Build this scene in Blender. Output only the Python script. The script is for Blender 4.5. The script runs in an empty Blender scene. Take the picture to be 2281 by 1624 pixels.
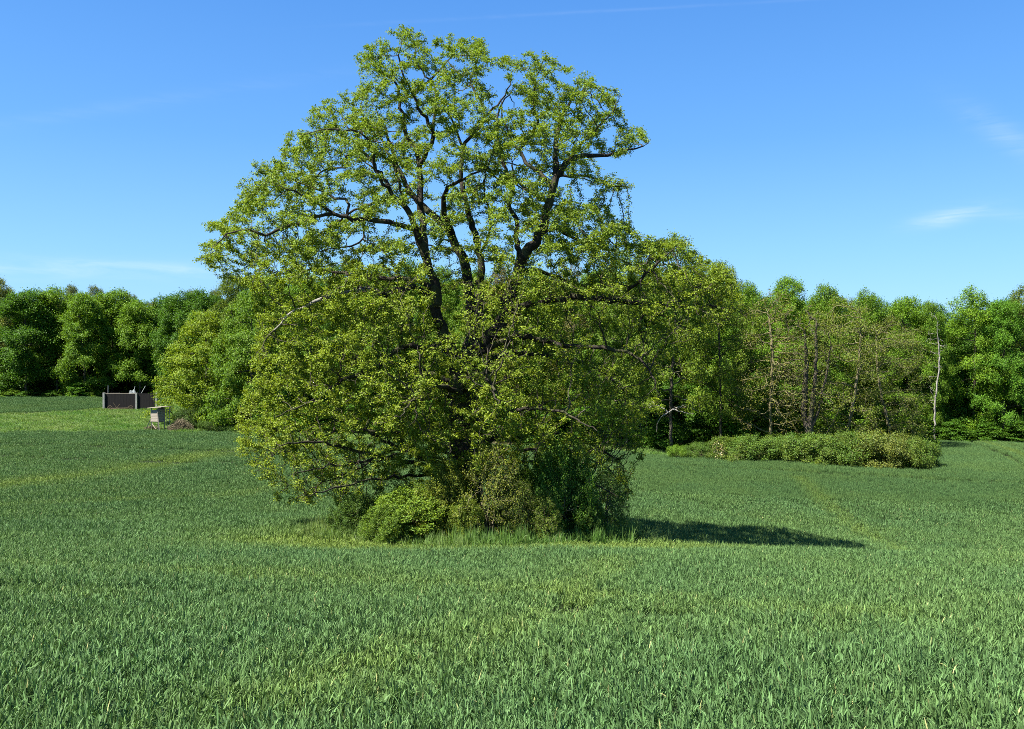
import bpy, math, random, time
import numpy as np
from mathutils import Vector, Euler

T0 = time.time()
sc = bpy.context.scene
C = sc.collection
R = math.radians

# ------------------------------------------------------------------ camera, sky, sun
F = 1975.0                       # focal length in units of a 2281 x 1624 picture
CX, CY = 1140.5, 812.0
cam_d = bpy.data.cameras.new('camera'); cam = bpy.data.objects.new('camera', cam_d); C.objects.link(cam)
cam.location = (0, 0, 0); cam.rotation_euler = (R(90), 0, 0)
cam_d.sensor_width = 36.0; cam_d.lens = 36.0 * F / 2281.0
cam_d.clip_start = 0.1; cam_d.clip_end = 5000
sc.camera = cam

SUN_DIR = Vector((-1.0, -0.50, 1.62)).normalized()      # from the scene towards the sun
SUN_EL = math.asin(SUN_DIR.z); SUN_AZ = math.atan2(SUN_DIR.x, SUN_DIR.y)
sd = bpy.data.lights.new('sun', 'SUN'); sd.energy = 5.0; sd.angle = R(0.5); sd.color = (1.0, 0.95, 0.86)
so = bpy.data.objects.new('sun', sd); C.objects.link(so)
so.rotation_euler = (-SUN_DIR).to_track_quat('-Z', 'Y').to_euler(); so.location = (-40, 0, 60)

sc.view_settings.view_transform = 'Standard'; sc.view_settings.look = 'None'
sc.view_settings.exposure = 1.85; sc.view_settings.gamma = 1.0
sc.render.engine = 'CYCLES'
sc.cycles.max_bounces = 6; sc.cycles.diffuse_bounces = 2; sc.cycles.transmission_bounces = 4
sc.cycles.glossy_bounces = 2; sc.cycles.transparent_max_bounces = 6
sc.cycles.use_denoising = False
sc.cycles.filter_width = 0.9

class NT:
    """small node-tree helper"""
    def __init__(s, tree):
        s.t = tree; s.n = tree.nodes; s.l = tree.links; s.n.clear()
    def add(s, kind, ins=None, **props):
        nd = s.n.new(kind)
        for k, v in props.items(): setattr(nd, k, v)
        for k, v in (ins or {}).items():
            sock = nd.inputs[k]
            if isinstance(v, bpy.types.NodeSocket): s.l.new(v, sock)
            else: sock.default_value = v
        return nd
    def math(s, op, a, b=0.0, c=0.0, clamp=False):
        nd = s.add('ShaderNodeMath', {0: a, 1: b, 2: c}, operation=op, use_clamp=clamp); return nd.outputs[0]
    def mix(s, f, a, b, mode='MIX'):
        nd = s.n.new('ShaderNodeMix'); nd.data_type = 'RGBA'; nd.blend_type = mode
        for k, v in ((0, f), (6, a), (7, b)):
            if isinstance(v, bpy.types.NodeSocket): s.l.new(v, nd.inputs[k])
            else: nd.inputs[k].default_value = v
        return nd.outputs[2]

def dirvec(vx, vy):
    return Vector(((vx - CX) / F, 1.0, (CY - vy) / F)).normalized()

w = bpy.data.worlds.new('World'); sc.world = w; w.use_nodes = True
n = NT(w.node_tree)
sky = n.add('ShaderNodeTexSky', sky_type='NISHITA', sun_disc=False, sun_elevation=SUN_EL, sun_rotation=SUN_AZ,
            air_density=1.0, dust_density=0.6, ozone_density=3.0, altitude=200)
skyc = n.mix(1.0, sky.outputs[0], (0.74, 1.02, 1.20, 1), 'MULTIPLY')
# thin cirrus, laid out by direction in the sky
geo = n.add('ShaderNodeTexCoord')
noi = n.add('ShaderNodeTexNoise', {'Vector': n.add('ShaderNodeMapping', {0: geo.outputs['Generated'], 'Rotation': (0, R(14), 0), 'Scale': (5, 5, 34)}).outputs[0],
            'Scale': 3.0, 'Detail': 7.0, 'Roughness': 0.6, 'Distortion': 0.6})
tot = None
for (vx, vy, a, rx, ry, st) in ((2115, 482, -14, 62, 15, .85), (2240, 300, 33, 95, 22, .35), (2245, 478, 5, 50, 12, .2), (110, 598, 1, 330, 20, .42),
                                (250, 240, -9, 430, 14, .09), (1500, 16, -3, 330, 3.0, .11), (1020, 42, -3, 260, 4, .07), (420, 600, 4, 200, 8, .3)):
    c = dirvec(vx, vy)
    ux = Vector((1, 0, 0)); ux = (ux - c * ux.dot(c)).normalized(); uz = c.cross(ux) * -1
    if uz.z < 0: uz = -uz
    ca, sa = math.cos(R(-a)), math.sin(R(-a))
    e1 = (ux * ca + uz * sa) * (F / rx); e2 = (uz * ca - ux * sa) * (F / ry)
    d1 = n.add('ShaderNodeVectorMath', {0: geo.outputs['Generated'], 1: e1}, operation='DOT_PRODUCT').outputs['Value']
    d2 = n.add('ShaderNodeVectorMath', {0: geo.outputs['Generated'], 1: e2}, operation='DOT_PRODUCT').outputs['Value']
    q = n.math('ADD', n.math('MULTIPLY', d1, d1), n.math('MULTIPLY', d2, d2))
    m = n.math('MULTIPLY', n.math('EXPONENT', n.math('MULTIPLY', q, -1.0)), st)
    f = n.add('ShaderNodeVectorMath', {0: geo.outputs['Generated'], 1: c}, operation='DOT_PRODUCT').outputs['Value']
    m = n.math('MULTIPLY', m, n.math('GREATER_THAN', f, 0.0))
    tot = m if tot is None else n.math('ADD', tot, m)
nf = n.add('ShaderNodeMapRange', {0: noi.outputs['Fac'], 1: .36, 2: .68, 3: 0.12, 4: 1.0})
cl = n.math('MULTIPLY', tot, nf.outputs[0], clamp=True)
sz = n.add('ShaderNodeSeparateXYZ', {0: geo.outputs['Generated']}).outputs[2]
rmp = n.add('ShaderNodeValToRGB', {0: sz}); cr = rmp.color_ramp
cr.elements[0].position = 0.0; cr.elements[0].color = (1.75, 2.95, 4.35, 1)
cr.elements[1].position = 1.0; cr.elements[1].color = (.16, .80, 2.6, 1)
for p_, c_ in ((.12, (1.12, 2.45, 4.3, 1)), (.24, (.58, 1.76, 4.0, 1)), (.40, (.30, 1.22, 3.5, 1))):
    e_ = cr.elements.new(p_); e_.color = c_
skyc = n.mix(.75, skyc, rmp.outputs[0])
skyc = n.mix(n.math('MULTIPLY', cl, 0.45), skyc, (4.6, 5.0, 5.5, 1))
bg = n.add('ShaderNodeBackground', {'Color': skyc, 'Strength': 0.066})
n.add('ShaderNodeOutputWorld', {'Surface': bg.outputs[0]})

# ------------------------------------------------------------------ general helpers
def tag(o, label=None, cat=None, group=None, kind=None):
    if label: o['label'] = label
    if cat: o['category'] = cat
    if group: o['group'] = group
    if kind: o['kind'] = kind
    return o
def empty(name, loc, rz=0.0):
    o = bpy.data.objects.new(name, None); C.objects.link(o); o.location = loc; o.rotation_euler = (0, 0, rz)
    o.empty_display_size = 0.5; return o
def mesh_np(name, V, Fq, mat=None, smooth=False, attr=None):
    """V (n,3), Fq (m,3) or (m,4)"""
    V = np.asarray(V, np.float32); Fq = np.asarray(Fq, np.int32); k = Fq.shape[1]
    me = bpy.data.meshes.new(name)
    me.vertices.add(len(V)); me.vertices.foreach_set('co', V.ravel())
    me.loops.add(Fq.size); me.loops.foreach_set('vertex_index', Fq.ravel())
    me.polygons.add(len(Fq)); me.polygons.foreach_set('loop_start', np.arange(0, Fq.size, k, dtype=np.int32))
    if smooth: me.polygons.foreach_set('use_smooth', np.ones(len(Fq), bool))
    me.update(calc_edges=True)
    for nm, a in (attr or {}).items():
        at = me.attributes.new(nm, 'FLOAT', 'POINT'); at.data.foreach_set('value', np.asarray(a, np.float32))
    if mat: me.materials.append(mat)
    return me
def link(name, me, parent=None):
    o = bpy.data.objects.new(name, me); C.objects.link(o); o.parent = parent; return o
def nrm(v): return v / np.maximum(np.linalg.norm(v, axis=-1, keepdims=True), 1e-9)

# ------------------------------------------------------------------ terrain
_ky = [-60, 0, 20, 40, 50, 58, 66, 80, 100, 113, 135, 150, 175, 200, 300, 900]
_kl = [3, -2.4, -5.0, -7.6, -8.7, -9.1, -9.15, -9.1, -8.9, -8.5, -7.75, -7.5, -6.4, -5.9, -5.5, -5]
_kr = [3, -2.4, -5.0, -7.6, -8.7, -9.1, -9.2, -9.15, -9.1, -9.1, -9.0, -9.0, -8.9, -8.5, -8, -6]
_g = np.arange(-60, 901, 1.0)
_ker = np.hanning(11); _ker /= _ker.sum()
def _sm(k):
    a = np.interp(_g, _ky, k); p = np.pad(a, 5, mode='reflect', reflect_type='odd'); return np.convolve(p, _ker, 'valid')
_gl, _gr = _sm(_kl), _sm(_kr)
def sstep(a, lo, hi):
    t = np.clip((a - lo) / (hi - lo), 0, 1); return t * t * (3 - 2 * t)
def gz(x, y):
    x = np.asarray(x, float); y = np.asarray(y, float)
    wt = sstep(x, -30, 25)
    z = np.interp(y, _g, _gl) * (1 - wt) + np.interp(y, _g, _gr) * wt
    z = z - 0.006 * np.clip(x - 10, 0, 80) * sstep(y, 20, 90) * 1.0
    z = z + 0.10 * np.sin(x * .19 + y * .07) * np.sin(y * .13 - x * .05 + 1) + 0.05 * np.sin(x * .6 + 2) * np.sin(y * .45)
    z = z - .085 * np.clip(x - 2, 0, 20) * sstep(y, 24, 40) * (1 - sstep(y, 52, 82))
    z = z + .38 * np.exp(-(((x + 1.5) / 8.5) ** 2 + ((y - 40.5) / 6.0) ** 2) ** 2)
    return z - 0.3
def unproj(vx, vy, Y):
    return np.array(((vx - CX) / F * Y, Y, (CY - vy) / F * Y))
def vx2x(vx, Y): return (vx - CX) / F * Y

# zones -----------------------------------------------------------
OX, OY = vx2x(1045, 41.0), 41.0            # foot of the big oak
def seg_dist(x, y, pts):
    d = np.full(np.shape(x), 1e9)
    for (x0, y0), (x1, y1) in zip(pts[:-1], pts[1:]):
        vx, vy = x1 - x0, y1 - y0; L = vx * vx + vy * vy
        t = np.clip(((x - x0) * vx + (y - y0) * vy) / L, 0, 1)
        d = np.minimum(d, np.hypot(x - x0 - t * vx, y - y0 - t * vy))
    return d
def edge_far(x):     # far limit of the wheat for each x
    return np.interp(x, [-140, -60, -33, -22, 10, 19, 27, 37.0, 38.5, 46, 60, 90], [113, 112, 111, 104, 93, 85, 81, 77.5, 104, 108, 106, 100])
def zone(x, y):
    """0 = wheat, 1 = meadow grass, 2 = forest floor"""
    x = np.asarray(x, float); y = np.asarray(y, float)
    z = np.zeros(x.shape, int)
    wob = 0.5 * np.sin(x * .8) + .4 * np.sin(x * 2.1 + 1)
    z[y > edge_far(x) + wob] = 1
    # the second strip of wheat on the left rise
    up = (y > np.interp(x, [-140, -95, -72, -64], [124, 130, 150, 172])) & (x < -64) & (y < 177)
    z[up] = 0
    e = ((x - OX - 0.6) / 7.2) ** 2 + ((y - OY + 0.9) / 7.6) ** 2
    z[e < 1 + .15 * np.sin(np.arctan2(y - OY, x - OX) * 7)] = 1
    z[(y > 178) | ((y > 128) & (x > -42)) | ((y > 112) & (x > -20)) | ((y > 100) & (x > -8) & (x < 36)) | ((y > 111) & (x > 34))] = 2
    return z
def stripes(x, y):
    """0..1 how yellow (thin or weedy) the crop stands"""
    s = 0.75 * np.exp(-(seg_dist(x, y, [(-60, 60), (-38.5, 66), (-34, 76), (-30, 90), (-20, 100)]) / 2.8) ** 2)
    s += 0.35 * np.exp(-(seg_dist(x, y, [(-45, 50), (-20, 62), (-8, 80)]) / 1.4) ** 2)
    s += 0.95 * np.exp(-(((x - OX - 1) / 11.0) ** 2 + ((y - OY + 7.0) / 3.6) ** 2) ** 2)
    s += 0.25 * np.exp(-(((x - OX + 4) / 9.0) ** 2 + ((y - OY + 3) / 5.5) ** 2) ** 2)
    s += 0.5 * np.exp(-(seg_dist(x, y, [(24, 74), (21.5, 50), (18, 36), (15, 26)]) / .8) ** 2)
    s += 0.35 * np.exp(-(seg_dist(x, y, [(3, 26), (1, 16), (-3, 9)]) / 0.8) ** 2)
    s += 0.35 * np.exp(-(seg_dist(x, y, [(-14, 24), (-3, 21), (6, 15)]) / 0.9) ** 2)
    s += 0.6 * np.exp(-(seg_dist(x, y, [(56.2, 106), (52.8, 92), (46.8, 77)]) / 0.55) ** 2)
    return np.clip(s, 0, 1)
TRACKS = [[(54.5, 106), (51, 92), (45, 76), (41, 70)], [(58.0, 104), (54.5, 92), (48.5, 78), (45, 71)], [(15, 80), (26, 76.5), (40, 72.5), (60, 70)], [(-16, 17.5), (-3, 18.5), (5, 13)],
          [(1.0, 15.5), (2.6, 12.2)], [(-70, 104), (-20, 88)], [(-70, 92), (-22, 80)]]
def tracks(x, y):
    d = np.full(np.shape(x), 1e9)
    for t in TRACKS: d = np.minimum(d, seg_dist(x, y, t))
    return d

# ------------------------------------------------------------------ materials
def leaf_mat(name, yellow=(1.4, 1.12, 0.5), transl=0.33, rough=0.62, objcol=True, col=(.1, .2, .03, 1)):
    m = bpy.data.materials.new(name); m.use_nodes = True; n = NT(m.node_tree)
    base = n.add('ShaderNodeObjectInfo').outputs['Color'] if objcol else n.add('ShaderNodeRGB').outputs[0]
    if not objcol: n.n[-1].outputs[0].default_value = col
    r = n.add('ShaderNodeAttribute', attribute_name='rnd').outputs['Fac']
    v = n.add('ShaderNodeMapRange', {0: r, 3: .56, 4: 1.02}).outputs[0]
    c = n.mix(1.0, base, n.add('ShaderNodeCombineColor', {0: v, 1: v, 2: v}).outputs[0], 'MULTIPLY')
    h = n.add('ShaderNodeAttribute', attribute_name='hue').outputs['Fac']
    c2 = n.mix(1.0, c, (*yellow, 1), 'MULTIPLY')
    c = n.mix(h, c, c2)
    p = n.add('ShaderNodeBsdfPrincipled', {'Base Color': c, 'Roughness': rough, 'Specular IOR Level': 0.22})
    ct = n.mix(1.0, c, (1.25, 1.25, 0.55, 1), 'MULTIPLY')
    t = n.add('ShaderNodeBsdfTranslucent', {'Color': ct})
    mx = n.add('ShaderNodeMixShader', {0: transl, 1: p.outputs[0], 2: t.outputs[0]})
    n.add('ShaderNodeOutputMaterial', {'Surface': mx.outputs[0]})
    return m
def bark_mat(name, c1, c2, scale=6.0, objcol=False):
    m = bpy.data.materials.new(name); m.use_nodes = True; n = NT(m.node_tree)
    tc = n.add('ShaderNodeTexCoord').outputs['Object']
    mp = n.add('ShaderNodeMapping', {0: tc, 'Scale': (1, 1, .3)}).outputs[0]
    a = n.add('ShaderNodeTexNoise', {'Vector': mp, 'Scale': scale * 2.5, 'Detail': 6.0, 'Roughness': .7})
    b = n.add('ShaderNodeTexNoise', {'Vector': tc, 'Scale': 0.9, 'Detail': 3.0})
    f = n.add('ShaderNodeMapRange', {0: a.outputs[0], 1: .35, 2: .68}).outputs[0]
    c = n.mix(f, (*c1, 1), (*c2, 1))
    c = n.mix(n.math('MULTIPLY', n.math('GREATER_THAN', b.outputs[0], .55), .35), c, (.09, .10, .035, 1))
    bp = n.add('ShaderNodeBump', {'Height': a.outputs[0], 'Strength': .9, 'Distance': .06})
    p = n.add('ShaderNodeBsdfPrincipled', {'Base Color': c, 'Roughness': .9, 'Specular IOR Level': .15, 'Normal': bp.outputs[0]})
    n.add('ShaderNodeOutputMaterial', {'Surface': p.outputs[0]})
    return m
def plain_mat(name, c1, c2, scale=8.0, rough=.85, stretch=(1, 1, 1), bump=.3):
    m = bpy.data.materials.new(name); m.use_nodes = True; n = NT(m.node_tree)
    tc = n.add('ShaderNodeTexCoord').outputs['Object']
    mp = n.add('ShaderNodeMapping', {0: tc, 'Scale': stretch}).outputs[0]
    a = n.add('ShaderNodeTexNoise', {'Vector': mp, 'Scale': scale, 'Detail': 6.0, 'Roughness': .65})
    f = n.add('ShaderNodeMapRange', {0: a.outputs[0], 1: .32, 2: .68}).outputs[0]
    c = n.mix(f, (*c1, 1), (*c2, 1))
    bp = n.add('ShaderNodeBump', {'Height': a.outputs[0], 'Strength': bump, 'Distance': .03})
    p = n.add('ShaderNodeBsdfPrincipled', {'Base Color': c, 'Roughness': rough, 'Specular IOR Level': .2, 'Normal': bp.outputs[0]})
    n.add('ShaderNodeOutputMaterial', {'Surface': p.outputs[0]})
    return m

M_leaf = leaf_mat('leaf')
M_oakleaf = leaf_mat('oak_leaf', yellow=(1.3, 1.1, .6))
M_bark = bark_mat('oak_bark', (.014, .012, .009), (.050, .042, .032), 5)
M_obranch = bark_mat('oak_branch_bark', (.022, .019, .014), (.10, .085, .062), 5)
M_fbark = bark_mat('forest_bark', (.03, .026, .02), (.10, .085, .062), 5)
M_moss = bark_mat('lichen_bark', (.065, .058, .032), (.22, .19, .09), 7)
M_grey = bark_mat('dead_wood', (.12, .115, .10), (.32, .30, .265), 7)
M_twig = bark_mat('twig_bark', (.08, .072, .04), (.22, .195, .11), 7)

def blade_mat(name, ca, cb, transl=.16, rough=.6, spec=.15):
    m = bpy.data.materials.new(name); m.use_nodes = True; n = NT(m.node_tree)
    tint = n.add('ShaderNodeAttribute', attribute_name='tint', attribute_type='INSTANCER').outputs['Fac']
    pos = n.add('ShaderNodeNewGeometry').outputs['Position']
    big = n.add('ShaderNodeTexNoise', {'Vector': pos, 'Scale': .16, 'Detail': 4.0, 'Roughness': .6})
    bf = n.add('ShaderNodeMapRange', {0: big.outputs[0], 1: .38, 2: .72, 3: 0.0, 4: .3}).outputs[0]
    f = n.math('ADD', tint, bf, clamp=True)
    r = n.add('ShaderNodeAttribute', attribute_name='rnd').outputs['Fac']
    c = n.mix(f, (*ca, 1), (*cb, 1))
    v = n.add('ShaderNodeMapRange', {0: r, 3: .45, 4: 1.2}).outputs[0]
    c = n.mix(1.0, c, n.add('ShaderNodeCombineColor', {0: v, 1: v, 2: v}).outputs[0], 'MULTIPLY')
    dry = n.math('GREATER_THAN', r, .994)
    c = n.mix(n.math('MULTIPLY', dry, .8), c, (.34, .32, .13, 1))
    p = n.add('ShaderNodeBsdfPrincipled', {'Base Color': c, 'Roughness': rough, 'Specular IOR Level': spec})
    t = n.add('ShaderNodeBsdfTranslucent', {'Color': n.mix(1.0, c, (1.2, 1.3, .7, 1), 'MULTIPLY')})
    mx = n.add('ShaderNodeMixShader', {0: transl, 1: p.outputs[0], 2: t.outputs[0]})
    n.add('ShaderNodeOutputMaterial', {'Surface': mx.outputs[0]})
    return m
M_wheat = blade_mat('wheat_blade', (.088, .172, .056), (.156, .226, .042))
M_grass = blade_mat('grass_blade', (.095, .20, .035), (.19, .26, .07), transl=.35, rough=.55, spec=.3)

# ------------------------------------------------------------------ ground sheet
def build_ground():
    xs = np.concatenate([np.linspace(-900, -140, 14), np.arange(-130, 131, 1.6), np.linspace(140, 900, 14)])
    ys = np.concatenate([np.linspace(-60, -4, 10), np.arange(0, 215, 1.25), np.linspace(225, 1800, 24)])
    X, Yg = np.meshgrid(xs, ys); Z = gz(X, Yg)
    V = np.stack([X, Yg, Z], -1).reshape(-1, 3)
    nx, ny = len(xs), len(ys); i = np.arange(nx * ny).reshape(ny, nx)
    Fq = np.stack([i[:-1, :-1], i[:-1, 1:], i[1:, 1:], i[1:, :-1]], -1).reshape(-1, 4)
    z = zone(X, Yg).ravel()
    m = bpy.data.materials.new('soil_and_turf'); m.use_nodes = True; n = NT(m.node_tree)
    a1 = n.add('ShaderNodeAttribute', attribute_name='grass').outputs['Fac']
    a2 = n.add('ShaderNodeAttribute', attribute_name='forest').outputs['Fac']
    pos = n.add('ShaderNodeNewGeometry').outputs['Position']
    t = n.add('ShaderNodeTexNoise', {'Vector': pos, 'Scale': 1.3, 'Detail': 8.0, 'Roughness': .7}).outputs[0]
    soil = n.mix(t, (.018, .030, .012, 1), (.035, .05, .02, 1))
    turf = n.mix(t, (.045, .10, .02, 1), (.12, .17, .05, 1))
    lit = n.mix(t, (.02, .018, .008, 1), (.07, .06, .03, 1))
    c = n.mix(a1, soil, turf); c = n.mix(a2, c, lit)
    p = n.add('ShaderNodeBsdfPrincipled', {'Base Color': c, 'Roughness': .95, 'Specular IOR Level': .1})
    n.add('ShaderNodeOutputMaterial', {'Surface': p.outputs[0]})
    me = mesh_np('ground', V, Fq, m, smooth=True, attr={'grass': (z == 1), 'forest': (z == 2)})
    tag(link('ground', me), kind='structure')
build_ground()

# ------------------------------------------------------------------ blades (wheat and grass), tiles instanced by one object each
def blade_tile(name, size, nshoot, nleaf, h0, h1, Lr, wr, seg, seed, mat, lean=.35, upright=.35):
    rg = np.random.default_rng(seed); N = nshoot * nleaf
    rx = np.repeat(rg.uniform(-size / 2, size / 2, nshoot), nleaf); ry = np.repeat(rg.uniform(-size / 2, size / 2, nshoot), nleaf)
    nc = max(6, nshoot // 5); cx = rg.uniform(-size / 2, size / 2, nc); cy = (np.round(rg.uniform(-size / 2, size / 2, nc) / .125) * .125)
    kc = rg.integers(0, nc, nshoot); rx = np.repeat(cx[kc] + rg.normal(0, .022, nshoot), nleaf); ry = np.repeat(cy[kc] + rg.normal(0, .022, nshoot), nleaf)
    hs = np.repeat((rg.normal(1, .10, nc))[kc] * rg.normal(1, .08, nshoot), nleaf)
    hb = rg.uniform(h0, h1, N) * hs
    az = rg.uniform(0, 2 * np.pi, N); th = rg.normal(upright, lean, N)        # angle from vertical at the base
    L = rg.uniform(*Lr, N) * hs; W = rg.uniform(*wr, N); bend = rg.gamma(2.0, .38, N)
    P = np.stack([rx, ry, hb], -1); pts = [P]; tcur = th.copy()
    for k in range(seg):
        d = np.stack([np.sin(tcur) * np.cos(az), np.sin(tcur) * np.sin(az), np.cos(tcur)], -1)
        P = P + d * (L / seg)[:, None]; pts.append(P); tcur = tcur + bend / seg * (0.5 + k * .7)
    saz = az + np.pi / 2 + rg.normal(0, .7, N)
    S = np.stack([np.cos(saz), np.sin(saz), rg.normal(0, .25, N)], -1)
    prof = np.interp(np.linspace(0, 1, seg + 1), [0, .3, .7, 1], [.55, 1, .8, .06])
    V = []
    for k, p in enumerate(pts):
        V += [p - S * (W * prof[k] / 2)[:, None], p + S * (W * prof[k] / 2)[:, None]]
    V = np.stack(V, 1)                                  # N, 2(seg+1), 3
    nv = 2 * (seg + 1); b = (np.arange(N) * nv)[:, None, None]
    q = np.array([[2 * k, 2 * k + 1, 2 * k + 3, 2 * k + 2] for k in range(seg)])[None]
    Fq = (b + q).reshape(-1, 4)
    r = np.repeat(rg.uniform(0, 1, N), nv)
    return bpy.data.objects.new(name, mesh_np(name, V.reshape(-1, 3), Fq, mat, attr={'rnd': r}))

def scatter(name, tiles, P, rot, scl, idx, tint, label):
    col = bpy.data.collections.new(name + '_tiles')
    for t in tiles: col.objects.link(t)
    me = bpy.data.meshes.new(name); me.vertices.add(len(P)); me.vertices.foreach_set('co', np.asarray(P, np.float32).ravel())
    for nm, ty, dat, key in (('rot', 'FLOAT_VECTOR', rot, 'vector'), ('scl', 'FLOAT_VECTOR', scl, 'vector'), ('idx', 'INT', idx, 'value'), ('tint', 'FLOAT', tint, 'value')):
        a = me.attributes.new(nm, ty, 'POINT')
        a.data.foreach_set(key, np.asarray(dat, np.int32 if ty == 'INT' else np.float32).ravel())
    o = link(name, me)
    g = bpy.data.node_groups.new(name, 'GeometryNodeTree')
    g.interface.new_socket('Geometry', in_out='INPUT', socket_type='NodeSocketGeometry')
    g.interface.new_socket('Geometry', in_out='OUTPUT', socket_type='NodeSocketGeometry')
    n = NT(g); gi = n.add('NodeGroupInput'); go = n.add('NodeGroupOutput')
    ci = n.add('GeometryNodeCollectionInfo'); ci.inputs['Collection'].default_value = col
    ci.inputs['Separate Children'].default_value = True; ci.inputs['Reset Children'].default_value = True
    def na(nm, ty):
        nd = n.add('GeometryNodeInputNamedAttribute', data_type=ty); nd.inputs['Name'].default_value = nm
        return [s for s in nd.outputs if s.enabled and s.name == 'Attribute'][0]
    e2r = n.add('FunctionNodeEulerToRotation'); n.l.new(na('rot', 'FLOAT_VECTOR'), e2r.inputs[0])
    ip = n.add('GeometryNodeInstanceOnPoints'); ip.inputs['Pick Instance'].default_value = True
    n.l.new(gi.outputs[0], ip.inputs['Points']); n.l.new(ci.outputs[0], ip.inputs['Instance'])
    n.l.new(na('idx', 'INT'), ip.inputs['Instance Index']); n.l.new(e2r.outputs[0], ip.inputs['Rotation'])
    n.l.new(na('scl', 'FLOAT_VECTOR'), ip.inputs['Scale']); n.l.new(ip.outputs[0], go.inputs[0])
    md = o.modifiers.new('scatter', 'NODES'); md.node_group = g
    tag(o, label, name.replace('_', ' '), kind='stuff')
    return o

def grid(y0, y1, step, rg, margin=3.0):
    out = []
    y = y0
    while y < y1:
        hw = 0.60 * y + margin
        x = np.arange(-hw, hw, step); out.append(np.stack([x + rg.uniform(-.1, .1, len(x)) * step, np.full(len(x), y) + rg.uniform(-.1, .1, len(x)) * step], -1)); y += step
    return np.concatenate(out)
def slope_rot(x, y, spin):
    e = .4; sx = (gz(x + e, y) - gz(x - e, y)) / (2 * e); sy = (gz(x, y + e) - gz(x, y - e)) / (2 * e)
    out = np.zeros((len(x), 3))
    for i in range(len(x)):                              # tilt to the slope after the spin
        q = Vector((-sx[i], -sy[i], 1)).to_track_quat('Z', 'Y') @ Euler((0, 0, spin[i])).to_quaternion()
        out[i] = q.to_euler()[:]
    return out
def crop():
    rg = np.random.default_rng(5)
    tiles = [blade_tile('wheat_a%d' % k, 1.06, 680, 4, .18, .38, (.068, .145), (.009, .017), 3, 10 + k, M_wheat) for k in range(4)]
    tiles += [blade_tile('wheat_b%d' % k, 1.06, 330, 2, .20, .36, (.12, .22), (.018, .030), 2, 20 + k, M_wheat) for k in range(3)]
    # the field, three ranges of one metre tiles
    G = grid(4.5, 179, 1.0, rg)
    x, y = G[:, 0], G[:, 1]
    fine = lambda x, y: (x > 10) & (y > 66) & (y < 112)
    G2 = grid(66, 112, .5, rg); G2 = G2[fine(G2[:, 0], G2[:, 1])]; k = ~fine(x, y)
    x = np.r_[x[k], G2[:, 0]]; y = np.r_[y[k], G2[:, 1]]; fs = np.r_[np.ones(k.sum()), np.full(len(G2), .5)]
    k = (zone(x, y) == 0) & ((y < 115) | (x < -60))
    x, y, fs = x[k], y[k], fs[k]; N = len(x)
    idx = np.where(y < 34, rg.integers(0, 4, N), 4 + rg.integers(0, 3, N))
    spin = rg.integers(0, 4, N) * np.pi / 2 + rg.normal(0, .1, N)
    s = stripes(x, y); d = tracks(x, y)
    hz_ = 1.0 - .25 * s + rg.normal(0, .035, N) + .07 * np.sin(x * .5 + y * .33) * np.sin(y * .41)
    far_h = np.where(d < .62 * fs + .12, .22, 1.0)
    far_h = np.where((y < 30) & (d < .6), .8, far_h)
    scl = np.stack([fs, fs, hz_ * far_h], -1)
    scatter('wheat_crop', tiles, np.stack([x, y, gz(x, y)], -1), slope_rot(x, y, spin), scl, idx, np.clip(s * .9 + (d < .7) * .12 + rg.normal(0, .03, N), 0, 1),
            'knee-high blue-green young wheat covering the whole field around the big oak')
    return
crop()
def meadow():
    rg = np.random.default_rng(6)
    tiles = [blade_tile('grass_a%d' % k, 1.1, 170, 4, .0, .12, (.16, .48), (.012, .022), 3, 40 + k, M_grass, lean=.5, upright=.4) for k in range(3)]
    tiles += [blade_tile('grass_b%d' % k, 1.2, 170, 2, .0, .10, (.16, .42), (.03, .05), 2, 50 + k, M_grass, lean=.5, upright=.45) for k in range(3)]
    G = grid(28, 182, 1.0, rg); x, y = G[:, 0], G[:, 1]
    k = (zone(x, y) == 1); x, y = x[k], y[k]; N = len(x)
    idx = np.where(y < 60, rg.integers(0, 3, N), 3 + rg.integers(0, 3, N))
    hh = np.where(y < 60, rg.uniform(.8, 1.9, N), rg.uniform(.3, .9, N) + .4 * (np.sin(x * .7) * np.sin(y * .9) > .5))
    tn = np.clip(.35 + .35 * np.sin(x * .35 + 1) * np.sin(y * .3) + rg.normal(0, .12, N), 0, 1)
    scatter('meadow_grass', tiles, np.stack([x, y, gz(x, y)], -1), slope_rot(x, y, rg.uniform(0, 6.28, N)), np.stack([np.ones(N), np.ones(N), hh], -1), idx, tn,
            'bright yellow-green meadow grass on the left bank and round the oak foot')
meadow()
print('ground', time.time() - T0)

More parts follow.
